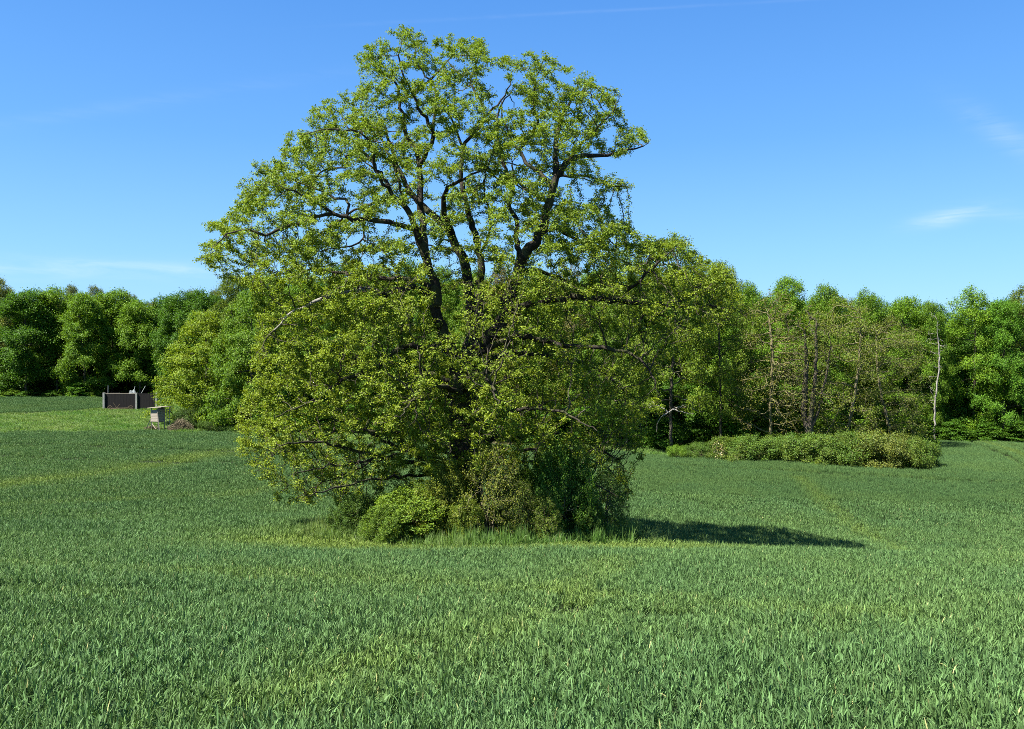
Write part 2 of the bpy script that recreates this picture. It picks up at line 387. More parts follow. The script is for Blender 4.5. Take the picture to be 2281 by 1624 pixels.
# ------------------------------------------------------------------ growing trees
def colonize(P, par, A, D, di, dk, iters, rg, grav=0.0, jit=.15, maxnodes=60000):
    P = [np.asarray(P, np.float32)]; par = list(par); A = np.asarray(A, np.float32)
    n = len(P[0]); nd = np.full(len(A), 1e9, np.float32); ni = np.zeros(len(A), int); alive = np.ones(len(A), bool)
    nch = np.zeros(maxnodes + 5000, int)
    new0, newN = 0, P[0]; allP = np.zeros((maxnodes + 5000, 3), np.float32); allP[:n] = P[0]
    for it in range(iters):
        ia = np.nonzero(alive)[0]
        if len(ia) == 0: break
        Aa = A[ia]
        for c0 in range(0, len(newN), 1500):
            Nn = newN[c0:c0 + 1500]
            d2 = (Aa ** 2).sum(1)[:, None] - 2 * Aa @ Nn.T + (Nn ** 2).sum(1)[None]
            j = d2.argmin(1); dm = np.sqrt(np.maximum(d2[np.arange(len(ia)), j], 0))
            b = dm < nd[ia]; nd[ia[b]] = dm[b]; ni[ia[b]] = new0 + c0 + j[b]
        alive &= nd > dk
        act = np.nonzero(alive & (nd < di))[0]
        if len(act) == 0: break
        v = nrm(A[act] - allP[ni[act]])
        S = np.zeros((n, 3), np.float32); np.add.at(S, ni[act], v)
        g = np.unique(ni[act]); g = g[nch[g] < 3]
        if len(g) == 0: break
        d = nrm(S[g]) + rg.normal(0, jit, (len(g), 3)); d[:, 2] += grav
        newN = (allP[g] + nrm(d) * D).astype(np.float32); nch[g] += 1
        if n + len(newN) > maxnodes: break
        allP[n:n + len(newN)] = newN; new0 = n; n += len(newN); par += list(g)
    return allP[:n].copy(), np.array(par, int)

def radii(par, n, tip, ex, floor=None):
    r = np.zeros(n); acc = np.zeros(n); 
    for i in range(n - 1, -1, -1):
        ri = max(acc[i] ** (1 / ex) if acc[i] > 0 else 0.0, tip)
        if floor is not None: ri = max(ri, floor[i])
        r[i] = ri
        if par[i] >= 0: acc[par[i]] += ri ** ex
    return r

def tubes(P, par, r, sel, sides, rtop=1e9):
    """edges parent->child for the children in sel"""
    P = P.astype(float); n = len(P); ch = sel[par[sel] >= 0]; pa = par[ch]
    # thickest child of every node carries on
    best = np.full(n, -1); rb = np.zeros(n)
    order = np.argsort(r); c_all = order[par[order] >= 0]; best[par[c_all]] = c_all
    dirn = np.zeros((n, 3)); has = par >= 0
    dirn[has] = nrm(P[has] - P[par[has]])
    nb = best >= 0; d2 = dirn.copy(); d2[nb] = nrm(dirn[nb] + dirn[best[nb]]); d2[~has & nb] = dirn[best[~has & nb]]
    cont = best[pa] == ch
    da = np.where(cont[:, None], d2[pa], dirn[ch]); ra = np.where(cont, np.minimum(r[pa], r[ch] * 1.6), r[ch])
    db = d2[ch]; rbb = r[ch]
    ref = np.array([.21, 1.0, .13]); ref /= np.linalg.norm(ref)
    def ring(cn, d, rr):
        u = nrm(ref - (d @ ref)[:, None] * d + 1e-6); v = np.cross(d, u)
        a = np.arange(sides) * 2 * np.pi / sides
        return cn[:, None] + (u[:, None] * np.cos(a)[None, :, None] + v[:, None] * np.sin(a)[None, :, None]) * rr[:, None, None]
    A = ring(P[pa], da, ra); B = ring(P[ch], db, rbb)
    V = np.concatenate([A, B], 1).reshape(-1, 3)
    b = (np.arange(len(ch)) * 2 * sides)[:, None]; k = np.arange(sides); k2 = (k + 1) % sides
    Fq = np.stack([b + k, b + k2, b + sides + k2, b + sides + k], -1).reshape(-1, 4)
    return V, Fq
def cat_mesh(lst):
    V, Fa, o = [], [], 0
    for v, f in lst:
        if len(v) == 0: continue
        V.append(v); Fa.append(f + o); o += len(v)
    return np.concatenate(V), np.concatenate(Fa)

def leaves(Pc, L, Wd, rg, up=.7, out=None, huebias=.5):
    N = len(Pc)
    nn = rg.normal(0, .62, (N, 3)); nn[:, 2] += up
    if out is not None: nn += out
    nn = nrm(nn); d = rg.normal(0, 1, (N, 3)); d = nrm(d - (d * nn).sum(1)[:, None] * nn); s = np.cross(nn, d)
    L = L * rg.uniform(.65, 1.25, N)[:, None]; W = Wd * rg.uniform(.7, 1.25, N)[:, None]
    fold = nn * W * .22
    V = np.stack([Pc, Pc + d * L * .55 + s * W * .5 + fold, Pc + d * L, Pc + d * L * .45 - s * W * .5 + fold], 1).reshape(-1, 3)
    Fq = np.arange(N * 4).reshape(-1, 4)
    r = np.repeat(rg.uniform(0, 1, N), 4); h = np.repeat(np.clip(rg.normal(huebias, .3, N), 0, 1), 4)
    return V, Fq, {'rnd': r, 'hue': h}

def stem_chain(pts, step=.5, rg=None, wob=.05):
    """resample a polyline smoothly"""
    pts = np.asarray(pts, float); d = np.r_[0, np.cumsum(np.linalg.norm(np.diff(pts, axis=0), axis=1))]
    n = max(2, int(d[-1] / step) + 1); t = np.linspace(0, d[-1], n)
    o = []
    pp = np.vstack([2 * pts[0] - pts[1], pts, 2 * pts[-1] - pts[-2]])
    for ti in t:
        i = min(np.searchsorted(d, ti, 'right') - 1, len(pts) - 2); u = (ti - d[i]) / max(d[i + 1] - d[i], 1e-9)
        p0, p1, p2, p3 = pp[i], pp[i + 1], pp[i + 2], pp[i + 3]
        o.append(.5 * ((2 * p1) + (-p0 + p2) * u + (2 * p0 - 5 * p1 + 4 * p2 - p3) * u * u + (-p0 + 3 * p1 - 3 * p2 + p3) * u ** 3))
    o = np.array(o)
    if rg is not None: o[1:-1] += rg.normal(0, wob, o[1:-1].shape)
    return o

def proto_tree(name, seed, H, clear, Rad, nclump=70, natt=1500, nleaf=15000, L=.34, W=.26, prof=None, stems=None, bark=M_fbark, leafy=1.0, up=.75,
               D=.55, tip=.02, ex=2.35, clump=(1.5, .55), huebias=.45, trunk_r=.22, di=7.0, flat=.6, jl=(.45, .22)):
    """returns (trunk mesh, crown mesh): a tree grown towards clumps spread through its crown"""
    rg = np.random.default_rng(seed)
    prof = prof or (lambda t: np.interp(t, [0, .12, .35, .65, .85, 1], [.55, .85, 1, .85, .55, .12]))
    t = rg.uniform(0, 1, nclump) ** .9; h = clear + t * (H - clear - .4)
    a = rg.uniform(0, 2 * np.pi, nclump); rr = Rad * prof(t) * rg.uniform(.25, 1, nclump) ** .5 * rg.uniform(.85, 1.08, nclump)
    Cc = np.stack([rr * np.cos(a), rr * np.sin(a), h], -1)
    k = rg.integers(0, nclump, natt); q = rg.normal(0, 1, (natt, 3)); q = nrm(q) * rg.uniform(0, 1, (natt, 1)) ** (1 / 3); q[:, 2] = np.where(rg.uniform(0, 1, natt) < flat, np.abs(q[:, 2]), q[:, 2])
    sc_ = rg.uniform(.65, 1.3, nclump)[k][:, None]
    A = Cc[k] + q * np.array([clump[0], clump[0], clump[1]]) * sc_ - np.array([0, 0, .35]) * (q[:, :1] ** 2 + q[:, 1:2] ** 2) * sc_
    seeds, par = [], []
    if stems is None:
        stems = [[(0, 0, -.4), (rg.normal(0, .15), rg.normal(0, .15), H * .3), (rg.normal(0, .4), rg.normal(0, .4), H * .6), (rg.normal(0, .6), rg.normal(0, .6), H * .86)]]
    for s in stems:
        c = stem_chain(s, D, rg, .04); b = len(seeds)
        seeds += list(c); par += [-1] + list(range(b, b + len(c) - 1))
    P, par = colonize(seeds, par, A, D, di, D * 1.25, 70, rg, grav=.02, jit=.18 if D > .5 else .3)
    n_ = len(P); r = radii(par, n_, tip, ex); r *= trunk_r / max(r[0], 1e-3) * np.clip(r / r.max(), 0, 1) ** .0 if False else 1.0
    s = trunk_r / r[0]
    r = np.where(r > tip * 2, r * (1 + (s - 1) * np.clip((r - tip * 2) / (r[0] - tip * 2 + 1e-6), 0, 1)), r)
    allc = np.arange(n_); thick = allc[r > .06]; thin = allc[r <= .06]
    V, Fq = cat_mesh([tubes(P, par, r, thick, 7), tubes(P, par, r, thin, 3)])
    tm = mesh_np(name + '_wood', V, Fq, bark, smooth=True)
    cand = allc[r < tip * 2.2]
    k = rg.choice(cand, int(nleaf * leafy))
    pc = P[k] + rg.normal(0, 1, (len(k), 3)) * np.array([jl[0], jl[0], jl[1]])
    out = nrm(pc - np.array([0, 0, H * .45])) * .35
    V, Fq, at = leaves(pc, L, W, rg, up, out, huebias)
    # whole sprays differ slightly in tone
    tone = rg.normal(0, .18, n_)[par[k]]; at['hue'] = np.clip(at['hue'] + np.repeat(tone, 4), 0, 1)
    cm = mesh_np(name + '_leaves', V, Fq, M_leaf, attr=at)
    return tm, cm, H, Rad

def place_tree(proto, name, x, y, h, rad, rz, col, label, group, cat='tree', lean=(0, 0), sink=0.0):
    tm, cm, H, Rad = proto
    s = (rad / Rad, rad / Rad, h / H)
    t = empty(name, (x, y, float(gz(x, y)) - sink), rz); t.scale = s
    t.rotation_euler = (lean[0], lean[1], rz)
    a = link('trunk' if cat == 'tree' else 'stems', tm, t)
    if cm is not None:
        b = link('crown' if cat == 'tree' else 'foliage', cm, t); b.color = (*col, 1)
    return tag(t, label, cat, group)

# ------------------------------------------------------------------ the big oak
Y0 = 41.0
rgo = np.random.default_rng(77)
# traced limbs: (parent limb or None, radius at start, radius at end, depth offsets start..end, points in picture units)
LIMBS = {
 'trunk': (None, .78, .62, 0, 0, [(1045, 1215), (1042, 1100), (1036, 1000), (1032, 900), (1030, 810)]),
 'A': ('trunk', .33, .16, -.2, -2.2, [(1018, 830), (1003, 790), (986, 735), (974, 690), (967, 622), (947, 573), (933, 534), (923, 500), (905, 464), (884, 443), (860, 412), (835, 380), (800, 350)]),
 'A1': ('A', .14, .05, -1.0, -3.0, [(925, 505), (867, 493), (814, 489), (758, 480), (712, 457), (656, 426), (610, 408)]),
 'A1b': ('A1', .09, .04, -2.0, -3.5, [(740, 473), (695, 482), (656, 500), (624, 510), (596, 520), (550, 513), (510, 520), (470, 555)]),
 'A1c': ('A1', .07, .03, -2.0, 0.5, [(779, 480), (782, 450), (758, 443), (733, 433), (673, 408), (620, 380)]),
 'A1d': ('A1', .05, .03, -2.0, -3.2, [(812, 490), (817, 517), (800, 545), (740, 552), (690, 565)]),
 'A2': ('A', .07, .03, -1.2, 1.5, [(884, 443), (831, 450), (786, 471), (754, 492), (700, 530), (640, 560)]),
 'A3': ('A', .08, .03, -1.0, 1.0, [(898, 455), (886, 405), (870, 352), (850, 310), (820, 270), (790, 240)]),
 'A4': ('A', .08, .03, -1.5, 2.5, [(860, 410), (842, 380), (825, 352), (800, 334), (772, 345), (772, 370), (730, 377), (688, 401), (640, 420)]),
 'A5': ('A', .06, .03, -1.8, -4.0, [(850, 375), (831, 313), (793, 296), (765, 292), (720, 290), (670, 300)]),
 'B': ('A', .22, .06, .3, 1.5, [(950, 580), (944, 540), (940, 492), (937, 422), (933, 370), (926, 334), (902, 299), (898, 264), (884, 194), (850, 160), (820, 130)]),
 'B2': ('B', .13, .05, .6, -1.5, [(934, 372), (950, 345), (965, 306), (958, 271), (937, 250), (926, 222), (905, 180), (890, 130), (895, 90)]),
 'B3': ('B2', .08, .03, .3, 1.2, [(956, 275), (962, 235), (968, 194), (947, 169), (926, 138), (930, 95)]),
 'B4': ('B2', .06, .02, .3, -1.6, [(968, 200), (990, 160), (1010, 120), (1020, 95)]),
 'C': ('trunk', .36, .08, 1.0, 3.5, [(1040, 820), (1048, 780), (1054, 730), (1050, 680), (1042, 622), (1032, 580), (1011, 538), (993, 506), (969, 482), (937, 457), (912, 426), (888, 377), (870, 320), (850, 270), (830, 230)]),
 'C2': ('C', .18, .07, 1.0, -.8, [(1004, 522), (990, 475), (986, 436), (1007, 415), (1032, 401), (1060, 385), (1090, 375)]),
 'C3': ('C', .06, .03, 1.2, 2.5, [(1020, 555), (985, 550), (955, 545), (920, 540)]),
 'D': ('trunk', .26, .06, .4, 2.0, [(1052, 815), (1058, 760), (1066, 700), (1070, 622), (1067, 556), (1055, 510), (1042, 475), (1030, 422), (1028, 370), (1039, 317), (1060, 292), (1088, 254), (1105, 236), (1130, 200), (1140, 160)]),
 'D2': ('D', .08, .03, 1.2, 1.0, [(1036, 330), (1021, 306), (1007, 264), (990, 250), (975, 225)]),
 'D3': ('D', .07, .03, 1.7, 3.0, [(1082, 262), (1067, 219), (1049, 184), (1060, 140), (1078, 105)]),
 'D4': ('D', .07, .03, .5, -2.5, [(1067, 560), (1090, 500), (1085, 450), (1080, 400), (1100, 340)]),
 'E': ('trunk', .42, .05, -.2, -1.5, [(1060, 815), (1090, 765), (1115, 725), (1135, 665), (1152, 622), (1166, 573), (1191, 538), (1212, 503), (1222, 457), (1233, 415), (1244, 387), (1268, 359), (1296, 348), (1356, 345), (1409, 331), (1444, 319)]),
 'E2': ('E', .17, .04, -.8, .8, [(1242, 390), (1240, 350), (1240, 317), (1251, 264), (1268, 229), (1296, 204), (1317, 173)]),
 'E3': ('E', .13, .05, -.6, 1.8, [(1230, 425), (1212, 398), (1191, 380), (1170, 359), (1156, 334), (1138, 310), (1121, 264), (1115, 220)]),
 'E3b': ('E3', .10, .03, .6, -1.0, [(1153, 332), (1177, 306), (1198, 264), (1187, 229), (1194, 176), (1208, 141)]),
 'E4': ('E', .07, .03, -.8, -2.5, [(1246, 400), (1280, 395), (1307, 392), (1342, 405), (1367, 415), (1398, 415)]),
 'E5': ('E', .10, .04, -.4, 2.0, [(1195, 530), (1240, 514), (1272, 527), (1335, 549), (1370, 560), (1420, 575)]),
 'E6': ('E', .08, .03, -1.0, -2.5, [(1262, 362), (1300, 320), (1331, 285), (1366, 250), (1380, 218)]),
 'E7': ('E', .09, .03, -.5, -3.0, [(1222, 460), (1180, 430), (1150, 400), (1140, 350)]),
 'Fb': ('E', .16, .05, .3, 3.0, [(1160, 600), (1152, 538), (1149, 492), (1131, 457), (1142, 422), (1121, 359), (1110, 306), (1110, 250), (1150, 190)]),
 'F2': ('Fb', .07, .03, 1.2, .2, [(1140, 425), (1120, 405), (1103, 394), (1085, 370), (1080, 330)]),
 'G': ('E', .20, .06, -.3, -3.5, [(1120, 715), (1146, 688), (1217, 671), (1276, 663), (1324, 667), (1380, 655), (1430, 620), (1470, 580), (1510, 550)]),
 'G2': ('G', .13, .03, -2.0, .5, [(1320, 667), (1380, 672), (1446, 675), (1493, 683), (1560, 680), (1612, 687), (1640, 690)]),
 'G4': ('G2', .06, .02, -1.0, -2.0, [(1430, 674), (1434, 700), (1428, 740), (1440, 790)]),
 'G5': ('G2', .06, .02, -.6, 1.5, [(1500, 682), (1540, 650), (1580, 630), (1610, 610)]),
 'G3': ('E', .11, .04, .2, 3.5, [(1150, 630), (1181, 600), (1256, 623), (1308, 635), (1360, 630), (1420, 610)]),
 'H': ('trunk', .19, .05, -.5, -5.0, [(1045, 800), (1100, 770), (1150, 748), (1205, 758), (1260, 770), (1340, 775), (1414, 790), (1450, 830), (1470, 880)]),
 'H2': ('trunk', .13, .04, .5, 5.5, [(1045, 830), (1120, 790), (1200, 790), (1300, 810), (1380, 860), (1430, 930)]),
 'I': ('A', .15, .05, -.6, -4.5, [(970, 660), (920, 640), (880, 650), (852, 655), (821, 645), (757, 655), (671, 687), (611, 734), (572, 785)]),
 'I2': ('A', .13, .04, .2, 4.0, [(967, 640), (900, 620), (830, 622), (760, 610), (700, 600), (640, 610), (580, 600)]),
 'J': ('trunk', .16, .05, -.5, -6.0, [(1020, 810), (990, 780), (940, 774), (896, 774), (830, 820), (760, 850), (680, 900), (610, 930)]),
 'J2': ('trunk', .12, .04, .5, 5.0, [(1020, 860), (960, 830), (880, 810), (800, 800), (700, 800), (620, 840)]),
 'K': ('trunk', .13, .04, -.6, -5.5, [(1036, 1060), (990, 1045), (939, 1034), (870, 1020), (809, 1007), (734, 991), (671, 983), (611, 1000)]),
 'K2': ('trunk', .12, .04, -.6, -4.0, [(1036, 1045), (985, 1035), (939, 1022), (900, 1000), (860, 983), (800, 950), (740, 930)]),
 'K3': ('trunk', .10, .03, -.3, -7.0, [(1036, 1070), (980, 1060), (900, 1060), (820, 1070), (740, 1090), (660, 1110)]),
 'K4': ('trunk', .09, .03, -.6, -5.0, [(1036, 1040), (960, 1020), (880, 1000), (800, 1030), (720, 1040), (640, 1060)]),
 'K5': ('trunk', .08, .03, -.3, -2.0, [(1036, 1030), (950, 1000), (860, 1020), (760, 1060), (680, 1095)]),
 'K6': ('trunk', .09, .03, .3, 3.5, [(1036, 1000), (950, 970), (840, 960), (720, 970), (600, 1020), (560, 1040)]),
 'N8': ('trunk', .09, .03, -.3, -1.0, [(1038, 1040), (1130, 1010), (1240, 1000), (1330, 1030), (1400, 1085)]),
 'N1': ('trunk', .16, .04, -.8, -8.5, [(1032, 880), (1040, 850), (1060, 835), (1090, 850), (1110, 900)]),
 'N2': ('trunk', .16, .04, -.8, -8.5, [(1030, 900), (1010, 870), (970, 860), (930, 880), (890, 930)]),
 'N3': ('trunk', .14, .04, -.8, -8.0, [(1036, 960), (1100, 930), (1180, 910), (1260, 920), (1330, 960)]),
 'N4': ('trunk', .14, .04, .8, 8.5, [(1032, 880), (1060, 850), (1090, 830), (1150, 850)]),
 'N5': ('trunk', .14, .04, .8, 8.5, [(1032, 880), (1000, 850), (950, 840), (900, 850)]),
 'N6': ('trunk', .12, .04, -.4, 1.5, [(1038, 1000), (1120, 970), (1220, 960), (1320, 990), (1390, 1040)]),
 'N7': ('trunk', .10, .03, -.6, -5.0, [(1038, 1050), (1130, 1030), (1230, 1040), (1330, 1080), (1380, 1110)]),
}
OUT = [(620, 1125), (598, 1080), (530, 1020), (520, 950), (535, 880), (560, 800), (565, 700), (555, 655), (495, 630), (437, 582), (448, 540), (460, 480), (520, 460),
       (528, 420), (570, 360), (615, 352), (620, 310), (690, 252), (702, 208), (780, 202), (800, 170), (775, 122), (815, 104), (852, 66), (905, 60), (962, 72), (1010, 84),
       (1082, 82), (1094, 136), (1150, 114), (1220, 106), (1282, 150), (1325, 170), (1335, 205), (1385, 215), (1380, 250), (1400, 290), (1420, 270), (1475, 315),
       (1420, 340), (1370, 350), (1372, 380), (1405, 385), (1402, 422), (1340, 436), (1365, 470), (1400, 495), (1440, 530), (1510, 520), (1560, 555), (1630, 600), (1665, 680), (1600, 745), (1520, 770), (1500, 820), (1445, 870),
       (1440, 940), (1440, 1010), (1400, 1070), (1420, 1095), (1380, 1140), (1320, 1165), (760, 1165), (735, 1105), (690, 1130)]
def inpoly(px, py, poly):
    ins = np.zeros(px.shape, bool); j = len(poly) - 1
    for i in range(len(poly)):
        xi, yi = poly[i]; xj, yj = poly[j]
        c = ((yi > py) != (yj > py)) & (px < (xj - xi) * (py - yi) / (yj - yi + 1e-9) + xi)
        ins ^= c; j = i
    return ins
def project(P): return np.stack([CX + F * P[:, 0] / P[:, 1], CY - F * P[:, 2] / P[:, 1]], -1)

def build_oak():
    rg = rgo
    seeds, par, floor, limb_pts = [], [], [], {}
    for nm, (pa, r0, r1, y0, y1, pts) in LIMBS.items():
        n = len(pts); pts = np.array(pts, float); L = np.r_[0, np.cumsum(np.hypot(*np.diff(pts, axis=0).T))]; u = L / L[-1]
        P = np.array([unproj(px, py, Y0 + y0 + (y1 - y0) * uu ** .9) for (px, py), uu in zip(pts, u)])
        c = stem_chain(P, .3, rg, .038)
        if pa is None:
            b = len(seeds); seeds += list(c); par += [-1] + list(range(b, b + len(c) - 1))
            ids = list(range(b, b + len(c)))
        else:
            pids = limb_pts[pa]; pp = np.array([seeds[i] for i in pids]); k = pids[int(np.argmin(np.linalg.norm(pp - c[0], axis=1)))]
            delta = np.array(seeds[k]) - c[0]                     # ease the limb into its parent
            fade = np.clip(1 - np.arange(len(c)) / 7.0, 0, 1)[:, None]; c = c + delta * fade * np.array([1, 1, 1])
            c = c[1:]; b = len(seeds); seeds += list(c); par += [k] + list(range(b, b + len(c) - 1)); ids = list(range(b, b + len(c)))
        limb_pts[nm] = ids; floor += list(np.linspace(r0, r1, len(c)) if pa is None else .014 + (r0 * .84 - .014) * (1 - np.linspace(0, 1, len(c)) ** 1.15) ** .9)
    nseed = len(seeds)
    # attractors: clumps spread through the crown volume
    NCL = 1150
    bx = rg.uniform(430, 1670, NCL * 5); by = rg.uniform(48, 1170, NCL * 5)
    ok = inpoly(bx, by, OUT); bx, by = bx[ok], by[ok]
    hw = np.interp(by, [60, 200, 350, 520, 640, 740, 820, 1000, 1170], [170, 300, 440, 550, 600, 590, 500, 440, 330])
    xc = np.interp(by, [60, 200, 350, 520, 640, 740, 820, 1000, 1170], [930, 1060, 1010, 1010, 1080, 1080, 1010, 1000, 1010])
    dep = np.interp(by, [60, 130, 300, 500, 750, 950, 1100, 1170], [2.2, 4.0, 6.5, 8.0, 9.0, 8.5, 6.5, 4.5])
    tt = np.clip(np.abs(bx - xc) / hw, 0, .97); dz = dep * np.sqrt(1 - tt ** 2)
    u = rg.uniform(-1, 1, len(bx)); u = np.sign(u) * np.abs(u) ** .7
    keep_p = np.interp(by, [60, 420, 560, 640, 1170], [.40, .37, .60, 1.0, 1.0])
    # open windows in the crown through which sky and far trees show
    for (hx, hy, ax, ay, k) in ((1390, 760, 90, 60, .6), (1330, 700, 60, 22, .4), (1470, 840, 60, 50, .4), (870, 760, 50, 30, .5), (850, 520, 90, 22, .1), (1000, 600, 36, 60, .15), (1020, 540, 25, 40, .1), (1100, 640, 30, 60, .2), (690, 470, 80, 22, .35), (960, 330, 26, 60, .4), (1170, 345, 28, 26, .2), (1075, 480, 30, 60, .5),
                              (1000, 690, 40, 70, .15), (1100, 720, 30, 40, .25), (640, 1075, 50, 30, .5), (1310, 480, 40, 50, .5), (1300, 1050, 110, 22, .6), (820, 560, 40, 20, .4), (1220, 590, 60, 22, .3), (1110, 200, 20, 70, .3), (1330, 365, 60, 12, .15)):
        keep_p = np.where(((bx - hx) / ax) ** 2 + ((by - hy) / ay) ** 2 < 1, keep_p * k, keep_p)
    keep_p = np.where((by > 1035) & (bx > 830) & (bx < 1330) & (u < .2), .2, keep_p)
    ok = rg.uniform(0, 1, len(bx)) < keep_p; bx, by, u, dz = bx[ok], by[ok], u[ok], dz[ok]
    Yc = Y0 + u * dz * np.where(u < 0, .86, 1.0)
    Cn = np.stack([(bx - CX) / F * Yc, Yc, (CY - by) / F * Yc], -1)
    ncl = len(Cn); nat = 38000
    kk = rg.integers(0, ncl, nat); q = nrm(rg.normal(0, 1, (nat, 3))) * rg.uniform(0, 1, (nat, 1)) ** (1 / 3)
    A = Cn[kk] + q * np.array([.72, .72, .38]) * rg.uniform(.6, 1.25, ncl)[kk][:, None]
    pj = project(A); ok = inpoly(pj[:, 0], pj[:, 1], OUT) & (A[:, 2] > gz(A[:, 0], A[:, 1]) + .7); A = A[ok]
    P, par2 = colonize(seeds, par, A, .23, 3.0, .29, 75, rg, grav=.0, jit=.26, maxnodes=120000)
    n = len(P); fl = np.zeros(n); fl[:nseed] = floor
    r = radii(par2, n, .0112, 2.42, None)
    r[:nseed] = np.maximum(np.minimum(r[:nseed], fl[:nseed] * 1.15), fl[:nseed])
    r[nseed:] = np.minimum(r[nseed:], .12)
    # a grown branch is never thicker than what carries it
    for i in range(nseed, n):
        p = par2[i]
        if r[i] > r[p] * .95: r[i] = r[p] * .95
    # root flare
    for k, i in enumerate(limb_pts['trunk'][:6]): r[i] *= 1 + .5 * (1 - k / 6) ** 2
    allc = np.arange(n)
    root = empty('oak_tree', (OX, OY, float(gz(OX, OY))))
    tag(root, 'huge old spreading oak with several dark trunks standing alone in the wheat field', 'tree')
    off = np.array([OX, OY, float(gz(OX, OY))]); Pl = P - off
    grey = set()
    for nm in ('I',): grey |= set(limb_pts[nm][10:26])
    def mk(nm, parts, mat, label=None):
        V, Fq = cat_mesh(parts); o = link(nm, mesh_np(nm, V, Fq, mat, smooth=True), root)
        if label: o['label'] = label
        return o
    gsel = np.array(sorted(grey)); isg = np.zeros(n, bool); isg[gsel] = True
    isT = np.zeros(n, bool); isT[limb_pts['trunk']] = True
    mk('trunk', [tubes(Pl, par2, r, allc[isT], 14)], M_bark)
    isL = np.zeros(n, bool); isL[:nseed] = True
    mk('limbs', [tubes(Pl, par2, r, allc[isL & ~isT & ~isg], 10)], M_bark)
    mk('branches', [tubes(Pl, par2, r, allc[~isL & (r > .03)], 5), tubes(Pl, par2, r, allc[~isL & (r <= .03)], 3)], M_obranch)
    mk('bare_limb', [tubes(Pl, par2, r, gsel, 8)], M_grey, 'pale grey barkless stretch of limb')
    # leaves
    pj = project(P)
    cand = allc[(r < .0205) & (allc >= nseed)]
    low = np.interp(pj[cand, 1], [60, 450, 620, 720, 1170], [1.02, .98, 1.0, 1.08, .88])
    cx_, cy_ = pj[cand, 0], pj[cand, 1]
    low = low * np.where((cy_ > 1000) & (cx_ < 850), .5, 1) * np.where((cx_ > 1260) & (cy_ > 660), .62, 1)
    tuft = np.random.default_rng(3).gamma(1.3, 1.0, len(cand)); low = low * np.where(cy_ > 560, tuft + .08, .5 * tuft + .9)
    X_, Y_, Z_ = P[cand].T
    nz = np.sin(3.1 * X_ + 1.7 * Y_ + .6) * np.sin(2.3 * Y_ - 1.9 * Z_) + np.sin(4.2 * Z_ + 1.3 * X_) * np.sin(2.9 * X_ - 2.2 * Y_ + 2)
    low = low * np.where(cy_ > 560, np.clip(.75 + .85 * nz, .08, 2), 1.05)
    pr = low / low.sum()
    NL = 700000
    k = rg.choice(cand, NL, p=pr)
    pc = P[k] + rg.normal(0, 1, (NL, 3)) * np.array([.08, .08, .055])
    q2 = project(pc)
    # trunks stay readable: thin out leaves hanging right in front of the thick limbs
    th = allc[:nseed][np.array(r[:nseed]) > .10]; th = th[pj[th, 1] < 800]
    kill = np.zeros(NL, bool)
    for c0 in range(0, NL, 40000):
        s = slice(c0, c0 + 40000); m = q2[s][:, 1] < 800
        d = np.abs(q2[s][:, None, 0] - pj[None, th, 0]) + np.abs(q2[s][:, None, 1] - pj[None, th, 1])
        j = d.argmin(1); dd = d[np.arange(len(j)), j]
        kill[s] = m & (dd < 6 + F * r[th][j] / Y0) & (pc[s][:, 1] < P[th][j][:, 1]) & (rg.uniform(0, 1, len(j)) < .72)
    pc = pc[~kill]; k = k[~kill]
    ctr = np.array([OX, OY, 2.0])
    out = nrm(pc - ctr) * .25
    V, Fq, at = leaves(pc - off, .094, .060, rg, .75, out, .5)
    tone = rg.normal(0, .25, n)[par2[k]]
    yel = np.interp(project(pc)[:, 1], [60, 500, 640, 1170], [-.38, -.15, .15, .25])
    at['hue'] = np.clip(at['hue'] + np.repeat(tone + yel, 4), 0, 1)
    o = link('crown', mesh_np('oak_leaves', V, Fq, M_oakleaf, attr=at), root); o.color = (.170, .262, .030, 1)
    print('oak nodes', n, 'leaves', len(pc), 'attractors', len(A))
build_oak()
print('oak', time.time() - T0)

# ------------------------------------------------------------------ prototypes of the other trees and shrubs
dome = lambda t: np.interp(t, [0, .15, .4, .7, .88, 1], [.72, .95, 1, .88, .66, .28])
wide = lambda t: np.interp(t, [0, .1, .35, .6, .85, 1], [.85, 1, .98, .88, .64, .25])
ball = lambda t: np.interp(t, [0, .3, .6, .85, 1], [.9, 1, .9, .6, .2])
PR = {}
PR['dense1'] = proto_tree('dense1', 1, 20, 1.6, 5.2, 62, 1900, 44000, .28, .21, dome, clump=(1.7, 1.3), jl=(.4, .34), up=.6)
PR['dense2'] = proto_tree('dense2', 2, 20, 2.4, 5.0, 55, 1900, 42000, .28, .21, wide, clump=(1.8, 1.4), jl=(.4, .34), up=.6)
PR['dense3'] = proto_tree('dense3', 3, 20, .8, 5.4, 75, 2000, 44000, .27, .20, wide, clump=(1.5, 1.15), jl=(.4, .32), up=.6)
PR['fine1'] = proto_tree('fine1', 4, 20, 1.4, 5.2, 80, 2400, 50000, .19, .145, wide, clump=(1.35, 1.05), jl=(.3, .26), up=.6)
PR['fine2'] = proto_tree('fine2', 5, 20, 1.0, 5.0, 75, 2400, 50000, .19, .145, dome, clump=(1.45, 1.1), jl=(.3, .26), up=.6)
PR['fine3'] = proto_tree('fine3', 6, 20, 2.2, 5.0, 100, 2100, 46000, .19, .145, dome, clump=(1.2, .95), jl=(.3, .26), up=.6)
PR['oaky'] = proto_tree('oaky', 21, 20, 4.0, 7.0, 190, 4200, 44000, .19, .14, wide, clump=(1.1, .7), jl=(.26, .18), D=.5)
PR['spread'] = proto_tree('spread', 7, 14, .8, 8.0, 150, 2600, 42000, .24, .18, lambda t: np.interp(t, [0, .2, .5, .8, 1], [1, 1, .86, .55, .1]), clump=(1.5, .4), jl=(.36, .18))
